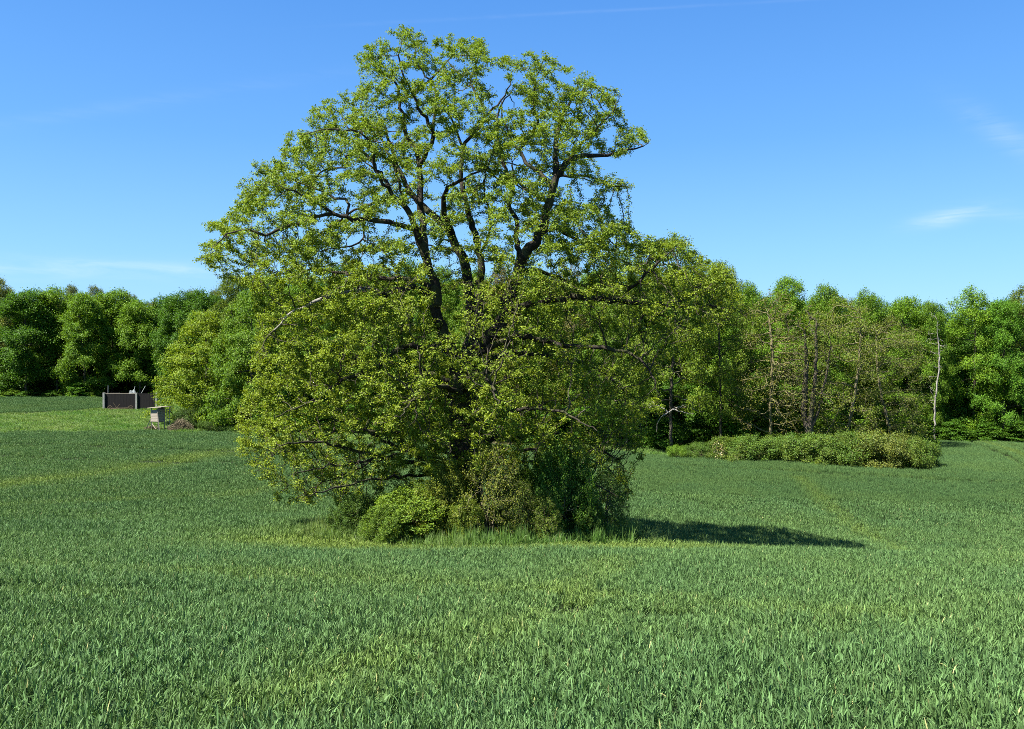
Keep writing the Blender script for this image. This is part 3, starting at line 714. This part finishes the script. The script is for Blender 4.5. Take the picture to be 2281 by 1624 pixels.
PR['lichen'] = proto_tree('lichen', 8, 16, 2.0, 4.2, 120, 3400, 6500, .14, .09, ball, bark=M_moss, clump=(1.4, 1.3), tip=.020, jl=(.3, .3), trunk_r=.15, D=.42)
PR['olive'] = proto_tree('olive', 9, 16, 1.2, 5.2, 110, 3000, 17000, .17, .12, dome, bark=M_twig, clump=(1.4, .6), tip=.020, jl=(.32, .2), D=.45,
                         stems=[[(0, 0, -.4), (.7, 0, 3.2), (1.6, .2, 6.5), (2.2, .3, 10), (2.3, .3, 14)], [(0, 0, -.3), (1.2, .3, 1.8), (2.8, .4, 3.2), (4.2, .6, 5)]])
PR['bare'] = proto_tree('bare', 10, 14, 3.5, 2.8, 60, 1100, 2200, .16, .11, ball, bark=M_fbark, clump=(.9, 1.0), tip=.024, jl=(.3, .3), trunk_r=.24, D=.45,
                        stems=[[(0, 0, -.4), (.1, 0, 4), (.5, .1, 7), (.6, 0, 12.5)], [(0, 0, 1.5), (-.5, .3, 4), (-.3, .2, 8), (-.5, .1, 11.5)],
                               [(.1, 0, 2.6), (1.0, .2, 5), (1.7, .2, 8), (1.9, 0, 10.5)], [(0, 0, .5), (1.5, -.2, 2.2), (2.8, 0, 4.4), (3.4, .2, 6.6)]])
PR['snag'] = proto_tree('snag', 11, 14, 4.0, 1.4, 26, 190, 10, .1, .07, ball, bark=M_grey, clump=(.5, .3), tip=.022, trunk_r=.12, D=.4, di=3.0)
PR['thicket1'] = proto_tree('thicket1', 12, 3, .15, 3.0, 70, 1700, 19000, .11, .08, lambda t: np.interp(t, [0, .4, .8, 1], [1, 1, .9, .6]), bark=M_twig, clump=(.6, .35), D=.28, tip=.010, jl=(.16, .13), trunk_r=.05, di=3,
                            stems=[[(0, 0, -.1), (.1 * a, .1 * b, .4), (.55 * a, .5 * b, 1.2)] for a, b in ((1, 0), (-1, 0), (0, 1), (0, -1), (2.6, .5), (-2.6, .4), (1.5, 2), (-1.5, -2))], up=.6)
PR['thicket2'] = proto_tree('thicket2', 13, 3, .15, 2.6, 60, 1500, 15000, .13, .09, lambda t: np.interp(t, [0, .4, .8, 1], [1, 1, .95, .7]), bark=M_twig, clump=(.7, .35), D=.28, tip=.010, jl=(.16, .14), trunk_r=.05, di=3,
                            stems=[[(0, 0, -.1), (.1 * a, .1 * b, .4), (.55 * a, .5 * b, 1.2)] for a, b in ((1, 0), (-1, 0), (0, 1), (0, -1), (2.0, .5), (-2.2, .4), (1.5, 2), (-1.5, -2))], up=.6)
PR['bushnear'] = proto_tree('bushnear', 14, 2.6, .1, 1.8, 80, 2600, 30000, .075, .05, ball, bark=M_twig, clump=(.42, .36), D=.14, tip=.005, jl=(.07, .06), trunk_r=.03, di=2,
                            stems=[[(0, 0, -.1), (.1 * a, .1 * b, .3), (.4 * a, .4 * b, 1.0)] for a, b in ((1, 0), (-1, 0), (0, 1), (0, -1), (2, .5), (-2, .4), (1.5, 2), (-1.5, -2))], up=.6)
PR['twiggy'] = proto_tree('twiggy', 15, 3.2, .1, 1.7, 70, 2600, 12000, .065, .045, ball, bark=M_twig, clump=(.45, .45), D=.14, tip=.006, jl=(.06, .06), trunk_r=.035, di=2,
                            stems=[[(0, 0, -.1), (.1 * a, .1 * b, .5), (.35 * a, .35 * b, 1.7)] for a, b in ((1, 0), (-1, 0), (0, 1), (.1, -1), (2, .5), (-2, .4))], up=.4)
PR['blossom'] = proto_tree('blossom', 17, 2, .5, 1.2, 14, 300, 110, .15, .13, ball, bark=M_twig, clump=(.3, .2), D=.2, tip=.01, jl=(.1, .06), trunk_r=.03)
PR['sapling'] = proto_tree('sapling', 16, 6, .5, 2.4, 50, 900, 8000, .26, .2, ball, clump=(1.0, .9), D=.4, tip=.015, jl=(.26, .14), trunk_r=.06)
print('protos', time.time() - T0)

def put(proto, name, vx, vtop, vhalf, Y, col, label, group, rz=None, cat='tree', hk=1.0, hmin=0, lean=(0, 0), wide_=1.0):
    x = vx2x(vx, Y); zt = (CY - vtop) / F * Y; h = (zt - float(gz(x, Y))) * hk; rad = vhalf / F * Y * wide_
    if rz is None: rz = random.uniform(0, 6.28)
    return place_tree(PR[proto], name, x, Y, h, rad, rz, col, label, group, cat, lean)
random.seed(4)
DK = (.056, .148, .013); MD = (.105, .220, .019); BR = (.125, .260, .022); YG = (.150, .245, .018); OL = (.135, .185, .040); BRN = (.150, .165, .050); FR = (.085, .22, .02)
EG = 'trees at the edge of the left forest'; ER = 'trees at the edge of the right forest'; EM = 'forest edge trees behind the big oak'
# left forest edge: proto, vx, vtop, vhalf, Y, colour, label
for a in [
    ('fine3', -8, 618, 46, 182, OL, 'pale brownish-green tall tree cut by the left picture edge'),
    ('dense1', 58, 648, 60, 178, DK, 'dark green broad forest tree beside the pale brownish one at far left'),
    ('dense2', 128, 640, 50, 181, MD, 'second dark green forest tree from the left, above the bare trunks'),
    ('dense3', 188, 655, 48, 176, MD, 'mid green forest tree third from the left, low branches over the field'),
    ('dense1', 250, 648, 50, 182, MD, 'mid green forest tree left of the dark board wall'),
    ('dense2', 312, 668, 46, 178, MD, 'green forest tree directly behind the dark board wall'),
    ('dense3', 365, 690, 40, 180, DK, 'dark forest tree between the board wall and the yellow-green tree'),
    ('dense1', 400, 655, 44, 172, DK, 'dark green forest tree rising behind the yellow-green tree, its left one'),
    ('dense2', 452, 648, 46, 170, DK, 'dark green forest tree rising behind the yellow-green tree, its right one')]:
    put(a[0], 'forest_tree', *a[1:6], a[6], EG, wide_=1.15)
for vx, vt, nn_ in zip((20, 95, 162, 215, 285, 340, 432, 478), (640, 645, 630, 632, 645, 668, 640, 640), ('leftmost', 'second', 'third', 'fourth', 'fifth', 'sixth', 'seventh', 'eighth and last')):#, (215, 632), (285, 645), (432, 640), (20, 640), (95, 645), (340, 668), (478, 640)):
    put('fine3', 'forest_tree', vx, vt + 9, 36, 194, (.09, .13, .035), nn_ + ' slim pale treetop from the left showing above the left forest', 'treetops behind the left forest edge')
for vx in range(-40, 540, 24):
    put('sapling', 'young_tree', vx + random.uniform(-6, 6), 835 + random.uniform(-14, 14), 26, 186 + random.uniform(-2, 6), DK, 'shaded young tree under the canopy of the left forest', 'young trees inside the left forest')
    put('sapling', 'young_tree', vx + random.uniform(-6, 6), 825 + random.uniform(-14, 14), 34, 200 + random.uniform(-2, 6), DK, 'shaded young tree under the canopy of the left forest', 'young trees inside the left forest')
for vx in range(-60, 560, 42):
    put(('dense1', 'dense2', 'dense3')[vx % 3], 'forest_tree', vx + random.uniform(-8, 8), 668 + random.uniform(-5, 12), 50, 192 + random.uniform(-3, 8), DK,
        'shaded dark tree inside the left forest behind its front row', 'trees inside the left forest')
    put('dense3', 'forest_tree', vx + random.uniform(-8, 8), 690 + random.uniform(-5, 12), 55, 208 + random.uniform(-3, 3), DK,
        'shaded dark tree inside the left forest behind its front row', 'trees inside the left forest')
# yellow-green trees on the left bank
put('spread', 'field_maple', 455, 690, 112, 124, YG, 'broad low yellow-green tree behind the raised hide, branches to the ground', 'trees on the left bank', 1.0)
put('spread', 'field_maple', 560, 640, 100, 118, (.105, .215, .022), 'brighter green broad tree right of the yellow-green one, half behind the oak', 'trees on the left bank', 3.0)
put('fine1', 'field_maple', 520, 612, 60, 132, (.10, .17, .022), 'tall green tree above and behind the two broad bank trees', 'trees on the left bank')
# behind the oak
for a in [
    ('fine1', 600, 612, 70, 126, MD, 'green forest tree behind the left side of the oak, leftmost of that row'),
    ('fine2', 680, 600, 70, 124, MD, 'green forest tree behind the upper left boughs of the oak'),
    ('fine3', 760, 592, 70, 122, DK, 'dark green forest tree behind the left middle boughs of the oak'),
    ('fine1', 840, 600, 70, 120, MD, 'green forest tree seen left of the leftmost oak trunk'),
    ('fine2', 920, 590, 66, 118, DK, 'dark forest tree directly behind the leftmost oak trunk'),
    ('fine3', 990, 600, 60, 116, MD, 'green forest tree seen between the left and middle oak trunks'),
    ('fine1', 1060, 604, 60, 114, MD, 'green forest tree behind the middle oak trunks'),
    ('fine2', 1130, 596, 60, 112, (.13, .13, .04), 'reddish olive forest tree seen right of the oak trunks'),
    ('olive', 1270, 568, 62, 108, BRN, 'brownish thin-leaved treetop behind the right oak boughs'),
    ('fine3', 1200, 610, 66, 110, MD, 'green forest tree behind the right oak trunk'),
    ('fine1', 1330, 600, 70, 106, MD, 'green forest tree behind the lower right oak boughs')]:
    put(a[0], 'forest_tree', *a[1:6], a[6], EM)
put('oaky', 'spreading_oak', 1495, 522, 118, 94, (.125, .215, .022), 'tall broad oak at the forest edge just right of the big oak', ER)
put('oaky', 'spreading_oak', 1605, 580, 90, 96, (.125, .215, .022), 'yellow-green broad tree right of the tall forest edge oak', ER)
put('oaky', 'spreading_oak', 1395, 556, 90, 98, (.095, .185, .02), 'darker broad tree left of the tall forest edge oak', ER)
for a in [
    ('fine2', 1655, 640, 60, 104, MD, 'green forest tree left of the lichen-covered tree'),
    ('fine1', 1755, 618, 52, 114, BR, 'bright green rounded treetop behind the lichen-covered tree'),
    ('fine3', 1845, 640, 52, 110, MD, 'green forest tree behind the bare many-stemmed tree'),
    ('fine2', 1935, 655, 50, 113, MD, 'green forest tree behind the leaning tree'),
    ('fine1', 2020, 662, 52, 112, BR, 'bright green forest tree behind the olive crown right of the hedge'),
    ('fine3', 2075, 676, 36, 110, MD, 'dark green narrow forest tree just behind the dead snag'),
    ('fine2', 2170, 650, 58, 111, BR, 'bright green forest tree right of the dead snag'),
    ('fine1', 2235, 668, 50, 109, FR, 'fresh green forest tree second from the right picture edge'),
    ('fine3', 2292, 640, 55, 111, (.10, .16, .03), 'olive green forest tree at the right picture edge')]:
    put(a[0], 'forest_tree', *a[1:6], a[6], ER, wide_=1.22)
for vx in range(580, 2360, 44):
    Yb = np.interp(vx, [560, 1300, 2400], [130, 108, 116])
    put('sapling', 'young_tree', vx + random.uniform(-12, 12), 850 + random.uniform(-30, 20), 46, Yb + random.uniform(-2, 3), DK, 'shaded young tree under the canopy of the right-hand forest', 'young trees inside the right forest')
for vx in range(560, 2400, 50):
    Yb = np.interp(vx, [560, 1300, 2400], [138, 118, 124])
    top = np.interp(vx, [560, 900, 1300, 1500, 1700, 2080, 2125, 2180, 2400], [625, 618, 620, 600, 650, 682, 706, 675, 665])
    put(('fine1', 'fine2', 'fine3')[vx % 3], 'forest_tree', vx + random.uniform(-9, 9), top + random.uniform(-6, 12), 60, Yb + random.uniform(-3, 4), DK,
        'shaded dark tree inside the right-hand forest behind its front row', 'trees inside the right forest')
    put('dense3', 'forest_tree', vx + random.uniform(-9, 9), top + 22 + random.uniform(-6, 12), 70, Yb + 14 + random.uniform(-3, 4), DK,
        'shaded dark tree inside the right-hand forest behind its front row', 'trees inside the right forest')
# the striking trees behind the hedge
put('lichen', 'lichen_tree', 1716, 655, 92, 94, (.155, .18, .045), 'nearly leafless tree with ochre lichen-covered twigs behind the hedge', 'thin trees behind the hedge', 0.4)
put('bare', 'bare_tree', 1805, 678, 66, 93, (.12, .16, .04), 'bare tree of several steep dark and pale stems behind the hedge', 'thin trees behind the hedge', 0.0)
put('olive', 'leaning_tree', 1880, 655, 88, 95, (.135, .195, .035), 'leaning brown tree with a dull olive crown behind the hedge', 'thin trees behind the hedge', 0.0)
put('olive', 'leaning_tree', 1990, 700, 80, 98, (.115, .165, .036), 'dull brownish-green bushy tree left of the dead snag', 'thin trees behind the hedge', 2.4)
put('snag', 'dead_snag', 2083, 683, 24, 107.5, (.1, .1, .05), 'dead upright pale grey trunk with short broken branches', None, 1.0)

# undergrowth along the forest edges
UL = [(20, 176, 868, 26, MD, 'left forest', 'leafy undergrowth shrub at the field edge nearest the left picture edge'),
    (60, 175, 872, 22, DK, 'left forest', 'low dark undergrowth shrub below the dark green broad tree at far left'),
    (120, 176, 870, 30, DK, 'left forest', 'low undergrowth shrub below the second dark green forest tree from the left'),
    (176, 174, 852, 22, FR, 'left forest', 'bright leafy undergrowth shrub standing left of the dark board wall'),
    (215, 175, 868, 18, MD, 'left forest', 'small undergrowth shrub just left of the concrete post of the board wall'),
    (350, 176, 870, 20, DK, 'left forest', 'low dark shrub between the board wall and the yellow-green tree'),
    (1640, 97, 895, 44, FR, 'right forest', 'fresh bright green shrub at the forest foot left of the lichen-covered tree'),
    (1560, 98, 935, 42, DK, 'right forest', 'dark shrub at the foot of the yellow-green broad forest edge tree'),
    (1480, 96, 935, 42, DK, 'right forest', 'dark shrub at the foot of the tall forest edge oak'),
    (1700, 98, 910, 40, MD, 'right forest', 'leafy shrub behind the foot of the lichen-covered tree'),
    (1760, 99, 925, 38, MD, 'right forest', 'leafy shrub between the lichen-covered and the bare many-stemmed tree'),
    (1840, 99, 930, 40, MD, 'right forest', 'leafy shrub between the bare many-stemmed and the leaning tree'),
    (1960, 101, 915, 44, MD, 'right forest', 'leafy shrub right of the leaning tree behind the hedge'),
    (2040, 102, 925, 40, MD, 'right forest', 'leafy shrub left of the foot of the dead snag'),
    (2125, 107, 940, 34, DK, 'right forest', 'low dark shrub right of the foot of the dead snag'),
    (2200, 108, 945, 34, DK, 'right forest', 'low dark shrub at the far right forest foot beside the crop edge'),
    (2270, 107, 943, 36, DK, 'right forest', 'low dark shrub at the right picture edge below the olive green tree')]
for k_, vx in enumerate((640, 720, 800, 880, 960, 1050, 1140, 1230, 1320, 1400)):
    UL.append((vx, float(np.interp(vx, [640, 1400], [118, 100])), 903, 55, DK, 'forest behind the oak', 'dark undergrowth shrub at the forest foot glimpsed through the oak'))
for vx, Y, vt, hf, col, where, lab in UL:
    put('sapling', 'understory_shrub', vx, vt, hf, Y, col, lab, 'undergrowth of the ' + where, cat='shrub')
# dark shrubs under the yellow-green trees
put('thicket1', 'shrub', 420, 905, 34, 119, (.045, .10, .02), 'dark green shrub directly right of the raised hide', None, cat='shrub')
put('thicket2', 'shrub', 480, 880, 50, 123, (.03, .07, .015), 'dark shaded shrub under the yellow-green bank tree', None, cat='shrub')
put('thicket2', 'shrub', 465, 934, 22, 115.5, (.06, .13, .02), 'small green shrub right of the heap of dead brushwood', None, cat='shrub')

# the hedge
HG = 'shrubs of the overgrown hedge on the right'
H1, H2, H3 = (.085, .175, .030), (.105, .185, .034), (.125, .175, .040)
for (p, vx, vt, hf, Y, col, lab) in [
    ('thicket2', 1512, 990, 24, 87, MD, 'fresh green shrub at the left beginning of the hedge'),
    ('thicket1', 1562, 982, 32, 86.5, (.075, .16, .026), 'green shrub beside the white blossoms at the hedge start'),
    ('thicket1', 1640, 970, 56, 85.0, H2, 'hedge shrub directly right of the white blossoms'),
    ('thicket2', 1688, 966, 54, 84.3, H1, 'greener hedge shrub just left below the lichen-covered tree'),
    ('thicket1', 1735, 966, 58, 83.8, H2, 'hedge shrub just right below the lichen-covered tree'),
    ('thicket2', 1785, 962, 58, 83.0, H1, 'greener hedge shrub just left below the bare many-stemmed tree'),
    ('thicket1', 1832, 960, 58, 82.5, H2, 'hedge shrub just right below the bare many-stemmed tree'),
    ('thicket2', 1880, 962, 58, 82.0, H1, 'green hedge shrub below the foot of the leaning tree'),
    ('thicket1', 1926, 958, 60, 81.6, H2, 'hedge shrub right of the foot of the leaning tree'),
    ('thicket2', 1972, 956, 58, 81.0, H3, 'tallest reddish-tipped shrub of the hedge near its right end'),
    ('thicket1', 2016, 964, 52, 80.6, H2, 'last but one shrub at the right end of the hedge'),
    ('thicket2', 2050, 978, 40, 80.2, H1, 'rounded last shrub at the right end of the hedge')]:
    put(p, 'hedge_shrub', vx, vt, hf, Y, col, lab, HG, cat='shrub', wide_=1.12)
put('blossom', 'blossoming_shrub', 1603, 974, 15, 84.3, (.62, .60, .45), 'small shrub of white blossom at the left end of the hedge', None, cat='shrub')

# shrubs at the oak's foot
OG = 'shrubs under the big oak'
put('bushnear', 'shrub', 925, 1072, 118, 35.6, (.125, .225, .026), 'bright green rounded shrub under the oak, left of the thin twiggy one', OG, 0.3, 'shrub', 1.0)
put('bushnear', 'shrub', 1000, 1040, 76, 35.7, (.15, .21, .03), 'yellowish green shrub under the oak beside the bright green one', OG, 2.0, 'shrub', 1.2)
put('twiggy', 'shrub', 1092, 1010, 88, 35.2, (.15, .20, .04), 'thin twiggy brownish shrub in the middle below the oak', OG, 1.2, 'shrub', 1.15)
put('bushnear', 'shrub', 1245, 1010, 84, 36.4, (.075, .18, .024), 'dark green dense shrub under the right side of the oak', OG, 4.0, 'shrub', 1.2)
put('bushnear', 'shrub', 865, 1112, 64, 34.7, (.105, .20, .028), 'small low green shrub at the left foot of the bright green one under the oak', OG, 3.1, 'shrub')
put('bushnear', 'shrub', 1040, 1098, 46, 34.5, (.13, .21, .03), 'small yellowish shrub before the thin twiggy one under the oak', OG, 0.9, 'shrub')
put('twiggy', 'shrub', 1160, 1060, 50, 35.0, (.10, .17, .03), 'small loose shrub between the twiggy and the dark green one', OG, 2.9, 'shrub')
put('twiggy', 'shrub', 1215, 1085, 44, 35.0, (.12, .20, .03), 'small loose light green shrub before the dark green dense one', OG, 5.9, 'shrub')
put('bushnear', 'shrub', 1310, 1090, 48, 36.0, (.07, .15, .024), 'small dark shrub at the right end of the oak scrub', OG, 2.6, 'shrub')
put('bushnear', 'shrub', 1160, 1050, 60, 38.2, (.07, .15, .02), 'dark shrub behind the twiggy one below the oak', OG, 5.0, 'shrub', 1.2)
put('bushnear', 'shrub', 805, 1098, 66, 37.0, (.06, .13, .02), 'low dark shrub under the left boughs of the oak', OG, 1.7, 'shrub', 1.1)
put('twiggy', 'shrub', 1345, 1050, 56, 37.6, (.075, .16, .025), 'loose thin shrub at the right rim below the oak', OG, 2.2, 'shrub', 1.1)

# ------------------------------------------------------------------ built things on the left bank
def box_v(x0, x1, y0, y1, z0, z1):
    V = [(x, y, z) for x in (x0, x1) for y in (y0, y1) for z in (z0, z1)]
    return V, [(0, 1, 3, 2), (4, 6, 7, 5), (0, 4, 5, 1), (2, 3, 7, 6), (0, 2, 6, 4), (1, 5, 7, 3)]
def bar_v(a, b, w):
    a, b = Vector(a), Vector(b); d = (b - a).normalized(); u = d.orthogonal().normalized(); v = d.cross(u)
    V = [tuple(p + u * (w * sx) + v * (w * sy)) for p in (a, b) for sx, sy in ((-.5, -.5), (.5, -.5), (.5, .5), (-.5, .5))]
    return V, [(0, 1, 2, 3), (7, 6, 5, 4), (0, 4, 5, 1), (1, 5, 6, 2), (2, 6, 7, 3), (3, 7, 4, 0)]
def part(name, pieces, mat, parent, bev=0.0):
    V, Fa = [], []
    for v, f in pieces:
        o = len(V); V += v; Fa += [tuple(i + o for i in q) for q in f]
    me = bpy.data.meshes.new(name); me.from_pydata(V, [], Fa); me.materials.append(mat); me.update()
    o = link(name, me, parent)
    if bev: b = o.modifiers.new('bevel', 'BEVEL'); b.width = bev; b.segments = 2
    return o
M_wood = plain_mat('weathered_wood', (.17, .145, .11), (.34, .30, .245), 9, stretch=(1, 1, 5))
M_dark = plain_mat('dark_boards', (.003, .003, .003), (.012, .0105, .010), 3, stretch=(6, 1, .5))
M_conc = plain_mat('concrete', (.13, .135, .12), (.27, .275, .25), 4)
M_rust = plain_mat('rusty_iron', (.04, .03, .02), (.13, .10, .06), 9)
M_steel = plain_mat('galvanised_rod', (.22, .24, .24), (.4, .42, .42), 6)
M_tarp = plain_mat('grey_tarpaulin', (.06, .075, .075), (.17, .19, .19), 4, bump=.8)
M_brush = bark_mat('brushwood', (.10, .085, .05), (.27, .23, .15), 7)

def hide():
    Y = 116.0; x0 = vx2x(352, Y); s = Y / F
    z0 = float(gz(x0, Y)) + .26; g = lambda v: (954 - v) * s          # height above foot from picture row
    r = empty('raised_hide', (x0, Y, z0)); r.rotation_euler = (0, 0, R(-24))
    tag(r, 'small weathered wooden hunting hide on legs at the edge of the bank', 'hunting hide')
    w = .62; d = .6
    fp = []
    zb, zt = g(937), g(911.5); nb = 7
    for k in range(nb):
        a = zb + (zt - zb) * k / nb; jx = random.uniform(-.04, .04)
        fp.append(box_v(-w + jx, w + jx * .6, -d - .03, -d, a + .012, a + (zt - zb) / nb - .012))
    part('front_boards', fp, M_wood, r)
    sp = []
    for k in range(nb):
        a = zb + (zt - zb) * k / nb
        sp.append(box_v(w - .03, w, -d + .01, d, a + .01, a + (zt - zb) / nb - .01)); sp.append(box_v(-w, -w + .03, -d + .01, d, a + .01, a + (zt - zb) / nb - .01))
    part('side_boards', sp, M_wood, r)
    part('back_wall', [box_v(-w + .04, w - .04, d - .03, d, zb, g(906))], M_wood, r)
    part('cabin_floor', [box_v(-w + .02, w - .02, -d + .02, d - .02, zb - .08, zb - .01)], M_wood, r)
    rf = part('roof', [([(-.85, -1.0, g(907.3)), (1.55, -1.0, g(904.6)), (1.55, 1.0, g(904)), (-.85, 1.0, g(906)), (-.85, -1.0, g(906.3)), (1.55, -1.0, g(903.4)), (1.55, 1.0, g(902.9)), (-.85, 1.0, g(905))],
                 [(0, 3, 2, 1), (4, 5, 6, 7), (0, 1, 5, 4), (1, 2, 6, 5), (2, 3, 7, 6), (3, 0, 4, 7)])], M_wood, r)
    for sx, sy in ((-1, -1), (1, -1), (-1, 1), (1, 1)):
        part('leg', [bar_v((sx * w * .92, sy * d * .9, -.4), (sx * w * .92, sy * d * .9, g(906.5)), .10)], M_wood, r)
    part('brace', [bar_v((-1.6, -.7, -.35), (-w * .95, -.45, g(926)), .09)], M_wood, r)
    part('brace', [bar_v((1.05, -.75, -.35), (w * .85, -.68, g(908.5)), .09)], M_wood, r)
    part('brace', [bar_v((-w * .8, -.5, g(942)), (.1, -.5, g(953)), .08)], M_wood, r)
    part('rear_rail', [bar_v((1.35, .7, g(915)), (1.35, .7, g(904.5)), .13), bar_v((.62, .7, g(912)), (1.35, .7, g(911)), .09)], M_wood, r)
    lp = [bar_v((.85, .7, -.35), (.85, .66, g(912)), .07), bar_v((1.3, .75, -.35), (1.3, .7, g(912)), .07)]
    for k in range(5): lp.append(bar_v((.85, .7, .25 + k * .36), (1.3, .72, .25 + k * .36), .05))
    part('ladder', lp, M_wood, r)
hide()

def board_wall():
    Y = 150.0; s = Y / F; x0 = vx2x(232, Y); z0 = float(gz(x0 + 4, Y)) - .1
    r = empty('board_wall', (x0, Y, z0)); tag(r, 'dark board-clad enclosure wall with pale concrete posts before the left forest', 'wall')
    H = 39.5 * s; W1 = 72.5 * s; W2 = 116 * s
    bp = []; x = .16
    while x < W2:
        wb = random.uniform(.2, .3); bp.append(box_v(x, x + wb - .012, .02 + random.uniform(0, .02), .07, .0, H - .12 - random.uniform(0, .05))); x += wb
    part('boards', bp, M_dark, r)
    part('post', [box_v(-.18, .16, -.2, .2, -.3, H + .05)], M_conc, r, .02)
    part('post', [box_v(W1 - .16, W1 + .14, -.2, .2, -.3, H + .02)], M_conc, r, .02)
    part('post', [box_v(W2 - .1, W2 + .2, -.2, .2, -.3, H)], M_conc, r, .02)
    part('top_rail', [box_v(.165, W1 - .165, .0, .12, H - .1, H - .02)], M_wood, r)
    part('top_rail', [box_v(W1 + .145, W2 - .105, .0, .12, H - .1, H - .02)], M_dark, r)
    part('side_wall', [box_v(-.1, .06, .21, 6, -.2, H - .1)], M_dark, r)
    for xa, xb, h in ((7.2 * s, 7.4 * s, 17), (64.4 * s, 67.5 * s, 15), (82 * s, 90.5 * s, 15.5)):
        part('rod', [bar_v((xa, .25, H - 1.0), (xa, .25, H), .06), bar_v((xa, .25, H - .01), (xb, .25, H + h * s), .06)], M_steel, r)
    # tarpaulin heap behind
    rg = np.random.default_rng(3)
    import bmesh
    hp = empty('tarpaulin_heap', (x0 + 49 * s, Y + 2.2, z0)); tag(hp, 'heap under crumpled grey tarpaulin showing above the board wall', 'heap')
    bm = bmesh.new(); bmesh.ops.create_icosphere(bm, subdivisions=4, radius=1.0)
    for v in bm.verts:
        p = v.co; k = 1 + .16 * math.sin(5 * p.x + 3 * p.z) + .12 * math.sin(9 * p.y + 7 * p.x) + random.uniform(-.03, .03)
        v.co = Vector((p.x * 1.5 * k + .5 * max(p.z, 0), p.y * 1.2 * k, max(p.z, -.05) * 2.95 * k))
    me = bpy.data.meshes.new('tarpaulin'); bm.to_mesh(me); bm.free(); me.materials.append(M_tarp); link('tarpaulin', me, hp)
    # old implement in front of the wall
    im = empty('farm_implement', (x0 + 37 * s, Y - .7, z0)); tag(im, 'rusty old farm implement frame standing against the dark board wall', 'farm implement')
    part('frame', [bar_v((-1.3, 0, .42), (1.6, 0, .46), .12), bar_v((-1.3, .4, .40), (1.6, .4, .42), .10), bar_v((-1.2, 0, .42), (-1.2, .4, .42), .1), bar_v((1.4, 0, .42), (1.4, .4, .42), .1)], M_rust, im)
    part('lever', [bar_v((-.4, .1, .45), (-1.0, .1, 1.4), .07), bar_v((-.4, .1, .45), (.1, .1, 1.1), .06)], M_rust, im)
    for xx in (-1.6, 1.9):
        pcs = []
        for k in range(16):
            a, b = k * math.pi / 8, (k + 1) * math.pi / 8
            pcs.append(bar_v((xx + .42 * math.cos(a), .2, .42 + .42 * math.sin(a)), (xx + .42 * math.cos(b), .2, .42 + .42 * math.sin(b)), .07))
        for k in range(4):
            a = k * math.pi / 4; pcs.append(bar_v((xx - .4 * math.cos(a), .2, .42 - .4 * math.sin(a)), (xx + .4 * math.cos(a), .2, .42 + .4 * math.sin(a)), .035))
        part('wheel', pcs, M_rust, im)
board_wall()

def brush_heap(vx, Y, w, h, label, seed, n=1500, mat=M_brush):
    rg = np.random.default_rng(seed); x = vx2x(vx, Y)
    o_ = np.array([x, Y, float(gz(x, Y))])
    a = rg.uniform(0, 6.28, n); rr = np.sqrt(rg.uniform(0, 1, n)); zz = h * (1 - rr ** 2) * rg.uniform(.4, 1.05, n)
    c = np.stack([w * rr * np.cos(a), w * .7 * rr * np.sin(a), zz], -1); d = nrm(rg.normal(0, 1, (n, 3)) * [1, 1, .6]) * rg.uniform(.15, .6, n)[:, None]
    P = np.concatenate([c - d, c + d]); par = np.r_[np.full(n, -1), np.arange(n)]
    V, Fq = tubes(P, par, np.full(2 * n, .018), np.arange(n, 2 * n), 3)
    o = link('brushwood_heap', mesh_np('brushwood_heap', V, Fq, mat)); o.location = o_
    tag(o, label, 'heap')
brush_heap(402, 115.5, 1.5, 1.35, 'low heap of tan dead brushwood right of the raised hide', 1, 2600)
brush_heap(338, 116.5, .9, .5, 'small spread of dry brown stalks left of the raised hide legs', 2, 700)

def fallen_branch():
    rg = np.random.default_rng(9); Y = 91.0; ln = []
    base = unproj(1478, 925, Y)
    ends = [[(1478, 925), (1500, 912), (1530, 903), (1562, 906)], [(1500, 912), (1520, 918), (1545, 922)], [(1530, 903), (1545, 912), (1566, 918)], [(1444, 905), (1452, 895), (1458, 900)], [(1478, 925), (1466, 940), (1462, 962)],
            [(1490, 918), (1462, 903), (1446, 908)], [(1548, 905), (1540, 895), (1522, 890)]]
    V, Fa = [], []
    for k, e in enumerate(ends):
        c = stem_chain([unproj(a, b, Y + .4 * i * (-1) ** k) - base for i, (a, b) in enumerate(e)], .3, rg, .04); m = len(c)
        V_, F_ = tubes(c, np.r_[-1, np.arange(m - 1)], np.linspace(.075, .02, m), np.arange(m), 6); V.append((V_, F_))
    v, f = cat_mesh(V); o = link('fallen_branch', mesh_np('fallen_branch', v, f, M_grey, smooth=True)); o.location = base
    tag(o, 'bleached pale dead branch hanging in the dark below the forest edge oak', 'branch')
fallen_branch()
print('total', time.time() - T0, 'objects', len(bpy.data.objects))
